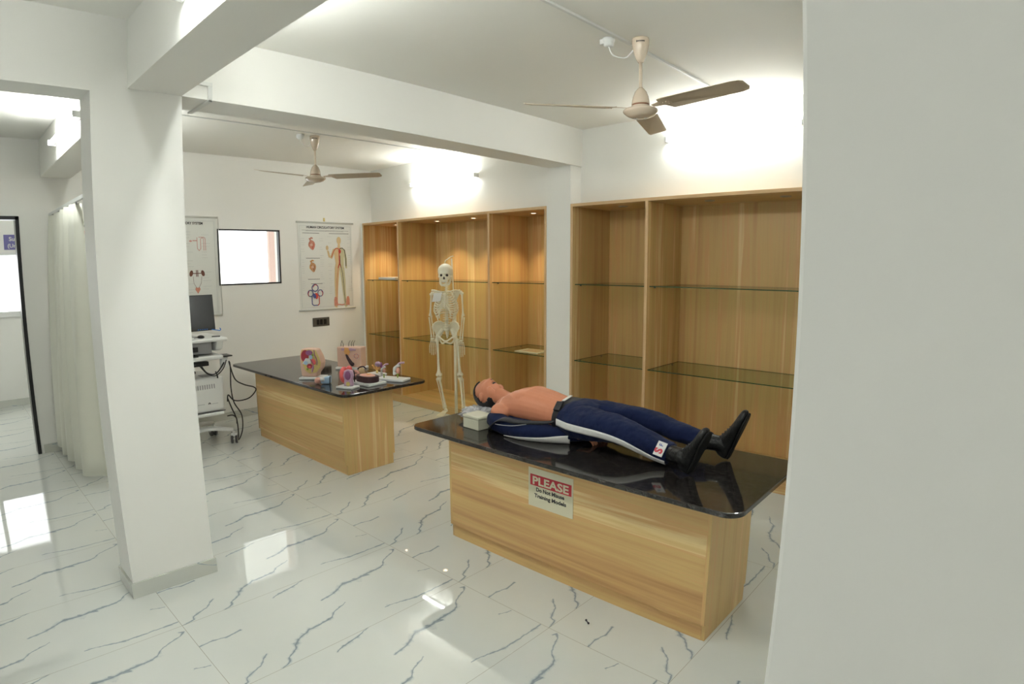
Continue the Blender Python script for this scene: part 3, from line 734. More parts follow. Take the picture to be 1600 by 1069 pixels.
dm=to.modifiers.new('folds','DISPLACE'); dm.texture=tex; dm.strength=.016; dm.mid_level=.5; dm.texture_coords='LOCAL'
# white side stripe hugging the near leg, and one on the waist side
def stripe(pts, ang, width, name, lift=.006):
    C=catmull([p[0] for p in pts],6); H=catmull([(p[1],p[2],0) for p in pts],6); A=catmull([(a,0,0) for a in ang],6)
    L=[];
    for i in range(len(C)):
        d=(C[min(i+1,len(C)-1)]-C[max(i-1,0)]).normalized(); u=Vector((0,0,1)); u=(u-d*u.dot(d)).normalized(); w_=d.cross(u)
        row=[]
        for k in (-1,-.5,0,.5,1):
            t=math.radians(A[i].x)+k*width/2/max(H[i].x,.04); c_,s_=math.cos(t),math.sin(t); p=2.2
            a=abs(c_)**(2/p)*(1 if c_>=0 else -1); b=abs(s_)**(2/p)*(1 if s_>=0 else -1)
            v=C[i]+w_*a*(H[i].x+lift)+u*b*(H[i].y+lift); v.z=max(v.z,ZT+.004); row.append(v)
        L.append(row)
    m_=MB(); m_.loft(L,cap=False,close=False); o=obj(name,m_,M['stripe'],to); q=o.modifiers.new('solid','SOLIDIFY'); q.thickness=.004; q.offset=0
    return o
NS=[((-2.105,2.84,.892),.122,.100)]+NL[1:]
stripe(NS,[0,-4,-8,-14,-20,-28,-36,-40],.040,'side_stripe')['label']='white stripe down the outer seam'
# patch with a red letter on the near ankle
pt=MB(); c0=Vector((-1.452,2.733,.861)); ax=Vector((1,.06,-.18)).normalized(); nrm=Vector((.10,-.80,.60)).normalized(); az=nrm.cross(ax)*-1
if az.z<0: az=-az
pt.obox(c0+nrm*.004,ax,az,nrm,.026,.040,.002)
po=obj('logo_patch', pt, M['stripe'], to); po['label']='white patch with a red letter S'
q=MB().text('S',.058,c0-ax*-.016-az*.026+nrm*.0075,az,-ax,bold=.003)
obj('letter', q, M['red'], po)
q=MB().text('F',.03,c0-ax*-.008+az*.014+nrm*.0075,az,-ax,bold=.001); obj('letter', q, M['blueink'], po)
# shoes
def shoe(heel, toe, side, leg_end, name='shoe'):
    heel=Vector(heel); toe=Vector(toe); A=(toe-heel).normalized(); S=Vector(side); S=(S-A*S.dot(A)).normalized(); N=A.cross(S)
    if N.x<0: N=-N                          # N points out of the sole, away from the leg
    L=(toe-heel).length; m=MB(); rings=[]
    for t,hw,h,o_ in ((0,.020,.045,.006),(.015,.030,.066,.002),(.06,.035,.082,0),(.20,.036,.092,0),(.32,.037,.088,0),(.45,.041,.075,0),(.60,.046,.062,0),(.75,.048,.052,.001),(.88,.043,.044,.003),(.96,.030,.034,.007),(1.0,.012,.020,.012)):
        c=heel+A*(L*t)-N*(o_+h/2); rg=[]
        for k in range(26):
            a=2*PI*k/26; p=2.6; x=math.cos(a); y=math.sin(a)
            x=abs(x)**(2/p)*(1 if x>=0 else -1); y=abs(y)**(2/p)*(1 if y>=0 else -1)
            w_=hw*(1-.30*max(0,-y)) # narrower on top
            rg.append(c+S*x*w_+N*y*h/2)
        rings.append(rg)
    m.loft(rings)
    le=Vector(leg_end); an=heel+A*.060-N*.075
    m.tube([heel+A*.055-N*.035, an, an+(le-an)*.6, le],[.040,.043,.046,.044],22)
    o=obj(name,m,M['leather'],mq); r=o.modifiers.new('remesh','REMESH'); r.mode='VOXEL'; r.voxel_size=.0042; r.use_smooth_shade=True
    s=o.modifiers.new('smooth','SMOOTH'); s.iterations=5; s.factor=.5
    sol=MB(); rg=[]
    outline=[(0,.0),(.004,.018),(.02,.030),(.10,.035),(.25,.033),(.40,.035),(.55,.044),(.70,.049),(.82,.046),(.92,.035),(.98,.018),(1.0,.0)]
    pl=[(L*(.015+.97*a),b*.95) for a,b in outline]+[(L*(.015+.97*a),-b*.95) for a,b in reversed(outline[1:-1])]
    sol.prism(pl, heel-N*.006, A, S, N, .011)
    obj('sole', sol, M['sole'], o, bevel=.004)
    lc=MB()
    for k in range(6):
        c=heel+A*(L*(.30+.065*k))-N*(.090-.0068*k*1.05); 
        for sgn in (1,-1): lc.tube([c-S*sgn*.020+N*.006,c+A*.006-N*.004,c+S*sgn*.020+A*.012+N*.006],.0026,6)
    c=heel+A*(L*.27)-N*.098
    for sgn in (1,-1):
        lc.tube(catmull([c,c+S*sgn*.022-N*.014-A*.006,c+S*sgn*.036-N*.004-A*.002,c+S*sgn*.012+A*.004,c],5),.0024,6)
        lc.tube(catmull([c,c+S*sgn*.02-N*.012-A*.02,c+S*sgn*.03+N*.004-A*.035],5),.0024,6)
    lo=obj('laces', lc, M['strap'], o)
    return o
shoe((-1.282,2.735,ZT+.006),(-1.165,2.700,ZT+.262),(.12,1,.14),(-1.44,2.80,.826))
shoe((-1.222,3.085,ZT+.006),(-1.110,3.085,ZT+.290),(-.10,1,0),(-1.34,3.068,.846))
# jacket spread under the torso with one sleeve forward
jk=MB()
jk.loft([ringx(-2.74,MY,.800,.08,.030,flatb=1.3),ringx(-2.70,MY-.02,.806,.20,.046,flatb=1.0),ringx(-2.60,MY-.02,.815,.250,.057,flatb=1.0),ringx(-2.45,MY,.812,.225,.054),ringx(-2.30,MY,.806,.20,.048),ringx(-2.15,MY,.802,.19,.044),ringx(-2.06,MY,.80,.16,.042),ringx(-2.02,MY,.795,.08,.03)])
SL=[((-2.66,2.715,.830),.046,.046),((-2.58,2.670,.824),.056,.058),((-2.48,2.655,.815),.057,.056),((-2.37,2.665,.814),.060,.056),((-2.25,2.70,.808),.056,.050),((-2.16,2.745,.804),.052,.046),((-2.085,2.79,.798),.044,.040)]
limb(jk,SL,wr=.08,seed=5,floor=ZT+.002)
limb(jk,[((x,2*MY-y,z),a,b) for (x,y,z),a,b in SL],wr=.08,seed=9,floor=ZT+.002)
jo=obj('jacket', jk, M['navy'], mq); jo['label']='navy track jacket open under the torso'
r2=jo.modifiers.new('remesh','REMESH'); r2.mode='VOXEL'; r2.voxel_size=.006; r2.use_smooth_shade=True
s2=jo.modifiers.new('smooth','SMOOTH'); s2.factor=.5; s2.iterations=6
dm=jo.modifiers.new('folds','DISPLACE'); dm.texture=tex; dm.strength=.010; dm.mid_level=.5; dm.texture_coords='LOCAL'
def panel_on(pts, a0, a1, name, lift=.005):
    C=catmull([p[0] for p in pts],6); H=catmull([(p[1],p[2],0) for p in pts],6); L=[]
    for i in range(len(C)):
        f=i/(len(C)-1); d=(C[min(i+1,len(C)-1)]-C[max(i-1,0)]).normalized(); u=Vector((0,0,1)); u=(u-d*u.dot(d)).normalized(); w_=d.cross(u); row=[]
        for k in range(7):
            t=math.radians(a0[0]+(a0[1]-a0[0])*f+((a1[0]+(a1[1]-a1[0])*f)-(a0[0]+(a0[1]-a0[0])*f))*k/6); c_,s_=math.cos(t),math.sin(t); p=2.2
            a=abs(c_)**(2/p)*(1 if c_>=0 else -1); b=abs(s_)**(2/p)*(1 if s_>=0 else -1)
            v=C[i]+w_*a*(H[i].x+lift)+u*b*(H[i].y+lift); v.z=max(v.z,ZT+.004); row.append(v)
        L.append(row)
    m_=MB(); m_.loft(L,cap=False,close=False); o=obj(name,m_,M['stripe'],jo); q=o.modifiers.new('solid','SOLIDIFY'); q.thickness=.004; q.offset=0; return o
panel_on(SL[2:-0] if False else SL[2:7],(-60,-66),(-52,22),'sleeve_panel')['label']='white wedge panel on the sleeve'
# hands
def hand(wrist, d, up, name='hand'):
    W=Vector(wrist); d=Vector(d).normalized(); u=Vector(up); u=(u-d*u.dot(d)).normalized(); s_=d.cross(u); m=MB()
    m.loft([ringp(W+d*t,d,hw,hh,up=u,n=16) for t,hw,hh in ((-.03,.024,.018),(0,.027,.018),(.035,.036,.017),(.07,.040,.015),(.085,.036,.012))])
    for k,(o_,ln) in enumerate(((-.029,.062),(-.010,.072),(.010,.068),(.028,.054))):
        b=W+d*.075+s_*o_
        m.tube(catmull([b,b+d*ln*.45-u*.006,b+d*ln*.78-u*.022,b+d*ln*.92-u*.040],4),[.0095-.0003*i for i in range(13)],10)
    b=W+d*.02-s_*.030
    m.tube(catmull([b,b+d*.03-s_*.022-u*.008,b+d*.055-s_*.026-u*.018],4),[.0115-.0004*i for i in range(9)],10)
    o=obj(name,m,M['skin'],mq); r=o.modifiers.new('remesh','REMESH'); r.mode='VOXEL'; r.voxel_size=.0028; r.use_smooth_shade=True
    return o
hand((-2.068,2.800,.803),(.86,.42,-.05),(0,0,1))
hand((-2.068,3.000,.803),(.86,-.42,-.05),(0,0,1))
# flat strap and control box
st=MB(); L=[]
path=catmull([(-2.675,2.70,.775),(-2.60,2.625,.800),(-2.53,2.590,.850),(-2.46,2.592,.880),(-2.36,2.612,.876),(-2.25,2.690,.872),(-2.18,2.745,.880)],6)
for i,p in enumerate(path):
    L.append([p+Vector((-.010,-.012,-.012)),p,p+Vector((.012,.014,.010))])
st.loft(L,cap=False,close=False)
so_=obj('strap', st, M['strap'], mq); q=so_.modifiers.new('solid','SOLIDIFY'); q.thickness=.004
obj('seam_cord', MB().tube(catmull([(-2.52,2.583,.838),(-2.46,2.570,.845),(-2.38,2.592,.850),(-2.31,2.64,.862)],6),.0025,6), M['grey'], so_)
cbx=thing('control_box','cream plastic box with a lid beside the mannequin head','box',(-2.755,2.668,ZT))
def ob2(z0,z1,g,name,m,bev):
    mb=MB(); ax=Vector((1,-.05,0)).normalized(); ay=Vector((.05,1,0)).normalized()
    mb.obox((-2.758,2.668,(z0+z1)/2),ax,ay,(0,0,1),.076+g,.068+g,(z1-z0)/2); return obj(name,mb,m,cbx,bevel=bev)
ob2(ZT+.001,ZT+.068,0,'box_base',M['boxc'],.004); ob2(ZT+.0695,ZT+.090,.0025,'lid',M['boxc'],.006)
# crumpled plastic bag under the head
bg_=MB()
def crump(d,p):
    n_=noise.noise(d*3.1+Vector((4,1,2)))*.30+abs(noise.noise(d*7))*.28
    q=p*(1+n_); return q
bg_.ball((-2.915,2.835,.798),(.115,.125,.042),90,60,fn=crump)
for v in bg_.v: v.z=max(v.z,ZT+.001)
tag(obj('plastic_bag', bg_, M['bag'], loc=(-2.905,2.845,ZT)),'crumpled clear plastic bag under the mannequin head','plastic bag')

# ---------------------------------------------------------------- teaching skeleton on a stand
KO=Vector((-5.10,4.445,0)); ka=math.radians(38.9); KR=Matrix.Rotation(ka,4,'Z')
def K(p): return KO+(KR@Vector(p))
def Kp(pts): return [K(p) for p in pts]
sk=thing('teaching_skeleton','life-size ivory human skeleton model hanging on a stand before the lit cabinet','skeleton model',tuple(KO))
def kobj(name,mb,m=None,remesh=0,parent=None,it=3):
    o=obj(name,mb,m or M['bone'],parent or sk)
    if remesh:
        r=o.modifiers.new('remesh','REMESH'); r.mode='VOXEL'; r.voxel_size=remesh; r.use_smooth_shade=True
        s=o.modifiers.new('smooth','SMOOTH'); s.factor=.5; s.iterations=it
    return o
def kball(mb,c,r,nu=18,nv=12,fn=None,rot=None):
    R_=KR.to_3x3() @ (rot if rot else Matrix.Identity(3)); mb.ball(K(c),r,nu,nv,0,fn,R_); return mb
s=MB()
kball(s,(0,.010,1.755),(.086,.098,.088),32,22)
kball(s,(0,-.045,1.700),(.061,.044,.054))
s.tube(Kp([(-.060,-.040,1.733),(-.030,-.083,1.738),(0,-.085,1.734),(.030,-.083,1.738),(.060,-.040,1.733)]),.011,10)
for x in (-1,1): s.tube(Kp([(x*.074,.005,1.700),(x*.068,-.035,1.692),(x*.050,-.062,1.692),(x*.033,-.072,1.690)]),.0085,8)
s.tube(Kp([(0,-.082,1.735),(0,-.096,1.712)]),[.009,.006],8)
s.tube(Kp([(-.030,-.050,1.655),(-.022,-.075,1.653),(0,-.084,1.652),(.022,-.075,1.653),(.030,-.050,1.655)]),.013,10)
sko=kobj('skull',s,remesh=.004)
for x in (-1,1):
    e_=MB(); kball(e_,(x*.030,-.0765,1.712),(.0175,.012,.0155)); kobj('eye_socket_shade',e_,M['boneshade'],parent=sko)  # dark balls stand in for the shade of uncarved sockets
n_=MB(); n_.prism([(-.012,-.016),(.012,-.016),(.006,.012),(-.006,.012)],K((0,-.0905,1.683)),KR.to_3x3()@Vector((1,0,0)),Vector((0,0,1)),KR.to_3x3()@Vector((0,1,0)),.012); kobj('nose_opening_shade',n_,M['boneshade'],parent=sko)  # dark plate paints the shade of the nose hollow
tt=MB()
for k in range(7):
    a=(k-3)*.36; x=.026*math.sin(a); y=-.062-.024*math.cos(a)
    tt.obox(K((x,y-.002,1.6385)),KR.to_3x3()@Vector((math.cos(a),math.sin(a),0)),KR.to_3x3()@Vector((-math.sin(a),math.cos(a),0)),(0,0,1),.0038,.003,.0065)
kobj('teeth',tt,M['stripe'],parent=sko)
j=MB(); j.tube(Kp(catmull([(-.056,.000,1.690),(-.055,-.010,1.650),(-.047,-.035,1.617),(-.026,-.072,1.603),(0,-.082,1.602),(.026,-.072,1.603),(.047,-.035,1.617),(.055,-.010,1.650),(.056,.000,1.690)],5)),.0115,12,flat=1.25)
kball(j,(0,-.078,1.603),(.022,.013,.017)); kobj('jaw',j)
sp=MB()
def spinept(z):
    t=(z-.98)/.66; return (0, .055-.030*math.sin(PI*2*min(t,1)*.9)+.0*t, z)
z=1.64
k=0
while z>1.10:
    r=.013+.012*(1.64-z)/.54; h=.0135+.010*(1.64-z)/.54; y=spinept(z)[1]
    sp.cyl(K((0,y,z)),K((0,y,z-h)),r,14); sp.tube(Kp([(-r*1.9,y+.012,z-h*.5),(r*1.9,y+.012,z-h*.5)]),.004,6); sp.tube(Kp([(0,y,z-h*.5),(0,y+.036,z-h*1.1)]),.004,6)
    z-=h+.0055
sp.tube(Kp([(0,.055,1.64),(0,.03,1.45),(0,.06,1.28),(0,.045,1.10)]),.009,8)
kobj('spine',sp)
rb=MB()
for k in range(11):
    f=k/10; z0=1.520-.024*k; w_=.062+.075*math.sin(min(1,(k+1)/7.5)*PI/2)-(.012*max(0,k-7)); dp=.060+.030*min(1,k/5)
    yb=.045; drop=.055+.020*f
    for x in (-1,1):
        pts=[(x*.012,yb,z0),(x*w_*.55,yb+.025,z0-.002),(x*w_*.95,yb-.005,z0-drop*.35),(x*w_,yb-.050,z0-drop*.65),(x*w_*.80,yb-.050-dp*.55,z0-drop)]
        if k<7: zs=max(1.362,1.498-.021*k); pts+=[(x*w_*.42,yb-.055-dp*.80,z0-drop-.004+(.012 if k>3 else 0)),(x*.014,yb-.060-dp*.85,zs)]
        elif k<10:  pts+=[(x*w_*.55,yb-.055-dp*.74,z0-drop+.010),(x*(.034+.018*(k-7)),yb-.062-dp*.75,1.345-.020*(k-7))]
        rb.tube(Kp(catmull(pts,5)),.0056,7,flat=1.5)
kobj('rib_cage',rb)
stn=MB(); stn.tube(Kp([(0,-.068,1.515),(0,-.078,1.48),(0,-.092,1.42),(0,-.096,1.362),(0,-.092,1.335)]),[.017,.015,.012,.011,.004],10,flat=.45,up=tuple(KR.to_3x3()@Vector((0,1,0)))); kobj('sternum',stn)
def longbone(a,b,r,ra,rb_,n=14):
    a=Vector(a);b=Vector(b);m=MB()
    P_=[];R_=[]
    for t,q in ((-.005,ra*.6),(.02,ra),(.06,ra*.85),(.13,r*1.15),(.5,r*.9),(.85,r*1.15),(.94,rb_*.9),(.98,rb_),(1.005,rb_*.6)): P_.append(a+(b-a)*t); R_.append(q)
    m.tube(Kp(P_),R_,n); return m
for x,sh,el,wr in ((-1,(-.168,.02,1.505),(-.188,.03,1.245),(-.160,.000,1.005)),(1,(.182,.02,1.515),(.192,.03,1.245),(.172,-.005,.985))):
    kobj('collar_bone',MB().tube(Kp(catmull([(x*.018,-.062,1.525),(x*.07,-.072,1.535),(x*.12,-.035,1.545),(x*.158,.0,1.538)],5)),.0068,8))
    sc_=MB(); sc_.prism([(0,0),(.075,.012),(.088,-.012),(.03,-.135),(.012,-.125)] if x>0 else [(0,0),(-.075,.012),(-.088,-.012),(-.03,-.135),(-.012,-.125)],K((x*.070,.068,1.525)),KR.to_3x3()@Vector((1,-.25*x,0)),Vector((0,0,1)),KR.to_3x3()@Vector((0,1,0)),.006)
    sc_.tube(Kp([(x*.075,.075,1.50),(x*.13,.055,1.535),(x*.160,.015,1.545)]),.0075,8); kobj('shoulder_blade',sc_)
    h=longbone(sh,el,.0095,.022,.019); kball(h,(sh[0]-x*.012,sh[1],sh[2]+.002),(.021,.020,.021)); kobj('upper_arm_bone',h)
    sd=Vector((1,0,0))
    kobj('ulna',longbone((el[0]-x*.010,el[1]+.004,el[2]+.006),(wr[0]-x*.016,wr[1],wr[2]),.0062,.012,.008,10))
    kobj('radius',longbone((el[0]+x*.012,el[1]-.006,el[2]-.012),(wr[0]+x*.012,wr[1]-.004,wr[2]),.0062,.010,.012,10))
    hb=MB()
    for q in range(7): kball(hb,(wr[0]+(q%4-1.5)*.012,wr[1]-.002,wr[2]-.012-.011*(q//4)),(.0075,.007,.0075),8,6)
    for q in range(4):
        bx=wr[0]+(q-1.5)*.013; ex=wr[0]+x*.004+(q-1.5)*.021; l=(.0,.006,.004,-.010)[q if x>0 else 3-q]
        p0=Vector((bx,wr[1],wr[2]-.030)); p1=Vector((ex,wr[1]-.006,wr[2]-.100)); p2=p1+Vector((0,-.004,-.045-l*.5)); p3=p2+Vector((0,.002,-.030-l)); p4=p3+Vector((0,.004,-.022))
        for a,b in ((p0,p1),(p1,p2),(p2,p3),(p3,p4)): hb.tube(Kp([a,a+(b-a)*.15,a+(b-a)*.5,a+(b-a)*.88,b]),[.0042,.0052,.0034,.0050,.0036],7)
    t0=Vector((wr[0]-x*.022,wr[1]-.006,wr[2]-.022)); t1=t0+Vector((-x*.022,-.012,-.040)); t2=t1+Vector((-x*.006,-.004,-.034)); t3=t2+Vector((0,0,-.026))
    for a,b in ((t0,t1),(t1,t2),(t2,t3)): hb.tube(Kp([a,a+(b-a)*.5,b]),[.0055,.0036,.0048],7)
    kobj('hand_bones',hb)
pv=MB()
for x in (-1,1):
    ol=[(.022,1.115,.062),(.040,1.158,.050),(.070,1.182,.030),(.105,1.183,.005),(.135,1.165,-.020),(.152,1.132,-.038),(.146,1.098,-.034),(.128,1.060,-.020),(.118,1.020,-.006),(.085,.998,.004),(.062,1.018,.022),(.046,1.050,.040),(.028,1.080,.055)]
    cen=Vector((x*.088,.040,1.105)); th_=.0085; nO=len(ol)
    fr=[Vector((x*a,c_,b)) for a,b,c_ in ol]; mid=[(p_+cen)/2+Vector((0,.010,0)) for p_ in fr]
    lay=lambda dy:[K(p_+Vector((0,dy,0))) for p_ in fr+mid+[cen]]
    fs=[]
    for q in range(nO):
        r_=(q+1)%nO; fs+=[(q,r_,nO+r_,nO+q),(nO+q,nO+r_,2*nO)]
    N1=2*nO+1; fs2=[tuple(reversed([v+N1 for v in f])) for f in fs]; side=[(q,q+N1,(q+1)%nO+N1,(q+1)%nO) for q in range(nO)]
    pv.add(lay(-th_)+lay(th_),fs+fs2+side,0,True)
    pv.tube(Kp([Vector(v) for v in fr[:7]]),.0105,8)
    pv.tube(Kp([(x*.050,.045,1.09),(x*.080,.020,1.05),(x*.098,.000,1.020)]),.020,10)
    kball(pv,(x*.098,0,1.012),(.030,.030,.030))
    pv.tube(Kp(catmull([(x*.090,-.010,1.020),(x*.055,-.045,.995),(x*.012,-.062,.968)],4)),[.012]*4+[.010]*5,10)
    pv.tube(Kp(catmull([(x*.088,.012,.995),(x*.070,.020,.950),(x*.045,-.010,.935),(x*.010,-.058,.955)],4)),.0105,10)
pv.tube(Kp([(0,.050,1.13),(0,.070,1.07),(0,.062,1.01),(0,.045,.985)]),[.036,.032,.018,.008],12,flat=.55)
kball(pv,(0,-.062,.963),(.012,.009,.018))
kobj('pelvis',pv,remesh=.005,it=2)
for x,hp,kn,an in ((-1,(-.108,0,1.000),(-.092,-.020,.560),(-.030,.020,.175)),(1,(.118,0,.990),(.150,-.005,.560),(.175,.035,.165))):
    f=longbone(hp,(kn[0],kn[1],kn[2]+.005),.0135,.024,.030,16); kball(f,(hp[0]-x*.018,hp[1],hp[2]+.018),(.022,.022,.022))
    for s_ in (-1,1): kball(f,(kn[0]+s_*.017,kn[1],kn[2]+.014),(.020,.026,.022))
    kobj('thigh_bone',f)
    kobj('shin_bone',longbone((kn[0],kn[1],kn[2]-.012),an,.0125,.031,.019,16))
    kobj('calf_bone',longbone((kn[0]+x*.030,kn[1]+.012,kn[2]-.035),(an[0]+x*.022,an[1]+.006,an[2]-.012),.0055,.010,.011,10))
    ft=MB(); kball(ft,(an[0],an[1]+.005,an[2]-.024),(.020,.028,.018)); kball(ft,(an[0],an[1]+.040,an[2]-.045),(.018,.032,.020))
    A0=Vector((an[0],an[1]-.015,an[2]-.032)); dv=Vector((-.30 if x<0 else -.22,-1,-.20)).normalized(); sv=Vector((1,-.3,0)).normalized()
    for q in range(5): kball(ft,A0+dv*.022+sv*(q-2)*.010,(.009,.016,.010),8,6)
    for q in range(5):
        o0=A0+dv*.035+sv*(q-2)*.011; o1=A0+dv*.105+sv*(q-2)*.017; o2=o1+dv*(.036-.003*q); o3=o2+dv*.018
        for a,b in ((o0,o1),(o1,o2),(o2,o3)): ft.tube(Kp([a,a+(b-a)*.12,a+(b-a)*.5,a+(b-a)*.9,b]),[.005,.0065,.0040,.0056,.004],7)
    kobj('foot_bones',ft)
st_=MB(); st_.tube(Kp([(.090,.060,.03),(.090,.060,1.28)]),.0185,16); st_.tube(Kp([(.090,.060,1.28),(.062,.070,1.90)]),.0085,12)
kobj('stand_pole',st_)
hk=MB(); hk.tube(Kp(catmull([(.085,.055,1.925),(.060,.060,1.920),(.020,.030,1.890),(0,.010,1.872),(-.002,.008,1.850),(0,.010,1.838)],5)),.0055,8); kobj('hanging_hook',hk)
bs=MB()
for q in range(5):
    a=2*PI*q/5+.5; d=Vector((math.cos(a),math.sin(a),0)); bs.tube(Kp([Vector((.09,.06,.045)),Vector((.09,.06,.040))+d*.06,Vector((.09,.06,.022))+d*.10]),[.013,.011,.010],8); kball(bs,Vector((.09,.06,.0135))+d*.095,(.0135,.0135,.0135),10,8)
kobj('stand_base',bs)
cd=MB(); cd.obox(K((-.082,-.092,1.468)),KR.to_3x3()@Vector((1,-.25,.10)),KR.to_3x3()@Vector((.25,1,0)),(KR.to_3x3()@Vector((.22,.05,1))),.052,.0012,.050)
tc_=kobj('name_card',cd,M['paperw']); tc_['label']='white paper card on the chest'

# ---------------------------------------------------------------- ultrasound style cart by the poster wall
ct=thing('ultrasound_cart','white wheeled ultrasound cart with monitor and hanging black cables by the left pillar','medical cart',(-6.3,1.93,0))
def rb(name,x0,x1,y0,y1,z0,z1,m,b=.01,parent=None,seg=3): return obj(name,MB().box(x0,x1,y0,y1,z0,z1),m,parent or ct,bevel=b,seg=seg)
hs=rb('housing',-6.55,-6.05,1.60,2.255,.392,.745,M['white'],.03)
vt=MB()
for k in range(20): vt.box(-6.0505,-6.0485,1.70+.0235*k,1.712+.0235*k,.630,.675)
obj('vent_slots',vt,M['grey'],hs)
rb('housing_seam',-6.055,-6.0485,1.60,2.25,.385,.392,M['darkgrey'],.001,hs)
lg=MB()
for k in range(7): lg.box(-6.0505,-6.0485,1.975+.010*k,1.981+.010*k,.476,.484)
for k in range(6): lg.box(-6.0505,-6.0485,2.115+.011*k,2.122+.011*k,.470,.478)
lo_=obj('maker_lettering',lg,M['greyink'],hs); lo_['label']='small grey lettering'
rm_=MB(); rm_.prism([(0,-.012),(.008,0),(.004,.014),(-.006,.010),(-.008,-.002)],(-6.0485,1.958,.482),(0,1,0),(0,0,1),(-1,0,0),.002); obj('red_mark',rm_,M['red'],hs)
rm_=MB(); rm_.prism([(-.013,-.008),(-.012,.004),(0,.013),(.012,.004),(.013,-.008),(.006,-.008),(0,.004),(-.006,-.008)],(-6.0485,2.092,.480),(0,1,0),(0,0,1),(-1,0,0),.002); obj('black_mark',rm_,M['ink'],hs)
rb('housing_top_vent',-6.25,-6.12,2.06,2.17,.745,.749,M['grey'],.001,hs)
rb('drip_tray',-6.50,-6.02,1.64,2.23,.355,.385,M['white'],.01)
rb('column',-6.36,-6.24,1.88,1.99,.745,1.0,M['grey'],.01)
rb('column_collar',-6.40,-6.20,1.85,2.03,.77,.80,M['darkgrey'],.01)
rb('power_unit',-6.30,-6.06,1.70,2.12,.862,.905,M['black'],.006)
rb('lower_tray',-6.55,-5.98,1.58,2.245,.925,.968,M['white'],.015)
rb('tray_mat',-6.10,-5.99,1.60,2.00,.968,.980,M['black'],.004)
rb('printer',-6.45,-6.06,1.66,2.16,.985,1.098,M['grey'],.006)
pr=rb('printer_slot',-6.064,-6.052,1.70,2.02,1.01,1.06,M['black'],.002)
sdp=MB(); sdp.prism([(-6.50,1.115),(-5.99,1.115),(-6.03,1.02),(-6.10,1.0),(-6.50,1.0)],(0,2.19,0),(1,0,0),(0,0,1),(0,1,0),.07); obj('tray_side_cheek',sdp,M['white'],ct,bevel=.012)
rb('upper_tray',-6.58,-5.98,1.56,2.30,1.105,1.140,M['white'],.014)
rb('keyboard',-6.20,-6.02,1.64,1.98,1.140,1.156,M['white'],.004)
ms=MB().ball((-6.11,2.075,1.150),(.050,.033,.020),18,10); 
for v in ms.v: v.z=max(v.z,1.141)
obj('mouse',ms,M['black'],ct)
pn_=MB().cyl((-6.12,2.19,1.146),(-6.08,2.26,1.146),.006,8); obj('stylus',pn_,M['darkgrey'],ct)
rb('monitor_foot',-6.36,-6.16,1.84,2.06,1.140,1.155,M['steel'],.006)
rb('monitor_neck',-6.27,-6.23,1.92,1.98,1.15,1.24,M['steel'],.006)
mo=MB(); tlm=math.radians(-6); ax=Vector((0,1,0)); az_=Vector((math.sin(tlm),0,math.cos(tlm))); an=ax.cross(az_)
mc=Vector((-6.17,1.965,1.385))
mo.obox(mc,ax,az_,an,.275,.180,.016); mon=obj('monitor',mo,M['black'],ct,bevel=.005)
scn=MB(); scn.obox(mc+an*.0165+az_*.010,ax,az_,an,.262,.160,.001); obj('screen',scn,M['screen'],mon)
bt=MB()
for k in range(5): bt.obox(mc+an*.0168+ax*(.10+.022*k)-az_*.166,ax,az_,an,.006,.003,.001)
obj('monitor_buttons',bt,M['blueclip'],mon)
bc=MB(); bc.tube(catmull([(-6.14,2.20,1.215),(-6.12,2.25,1.205),(-6.12,2.275,1.20),(-6.12,2.285,1.212),(-6.12,2.275,1.225)],4),.005,8); obj('blue_tag',bc,M['blueclip'],ct)
rb('probe_holder',-6.16,-6.00,2.245,2.345,.940,.952,M['black'],.004)
rb('cable_bracket',-6.12,-6.06,2.25,2.32,.82,.935,M['white'],.008)
# cables
def cable(pts,label=None,r=.0065):
    o=obj('cable',MB().tube(catmull(pts,8),r,8),M['black'],ct)
    return o
cable([(-6.08,2.335,.88),(-6.10,2.345,.85),(-6.12,2.40,.68),(-6.14,2.50,.605),(-6.15,2.61,.56),(-6.15,2.63,.52),(-6.15,2.56,.455),(-6.14,2.46,.44),(-6.12,2.37,.46),(-6.08,2.305,.53),(-6.06,2.285,.52),(-6.06,2.28,.47)])
cable([(-6.08,2.34,.87),(-6.11,2.355,.78),(-6.12,2.35,.60),(-6.12,2.37,.44),(-6.12,2.44,.30),(-6.12,2.445,.16),(-6.11,2.41,.065),(-6.10,2.375,.035),(-6.09,2.38,.10),(-6.08,2.37,.26),(-6.07,2.32,.40),(-6.06,2.285,.50)])
cable([(-6.06,2.265,.32),(-6.05,2.32,.32),(-6.06,2.36,.28),(-6.07,2.365,.22)])
cable([(-6.05,2.04,.865),(-6.03,2.08,.80),(-6.02,2.14,.775),(-6.03,2.20,.80),(-6.05,2.27,.88)])
cable([(-6.04,2.02,.87),(-6.01,2.08,.79),(-6.00,2.16,.765),(-6.03,2.25,.82),(-6.06,2.30,.90)],r=.005)
cable([(-6.03,2.17,.80),(-6.01,2.175,.77),(-6.01,2.18,.735)],r=.007)
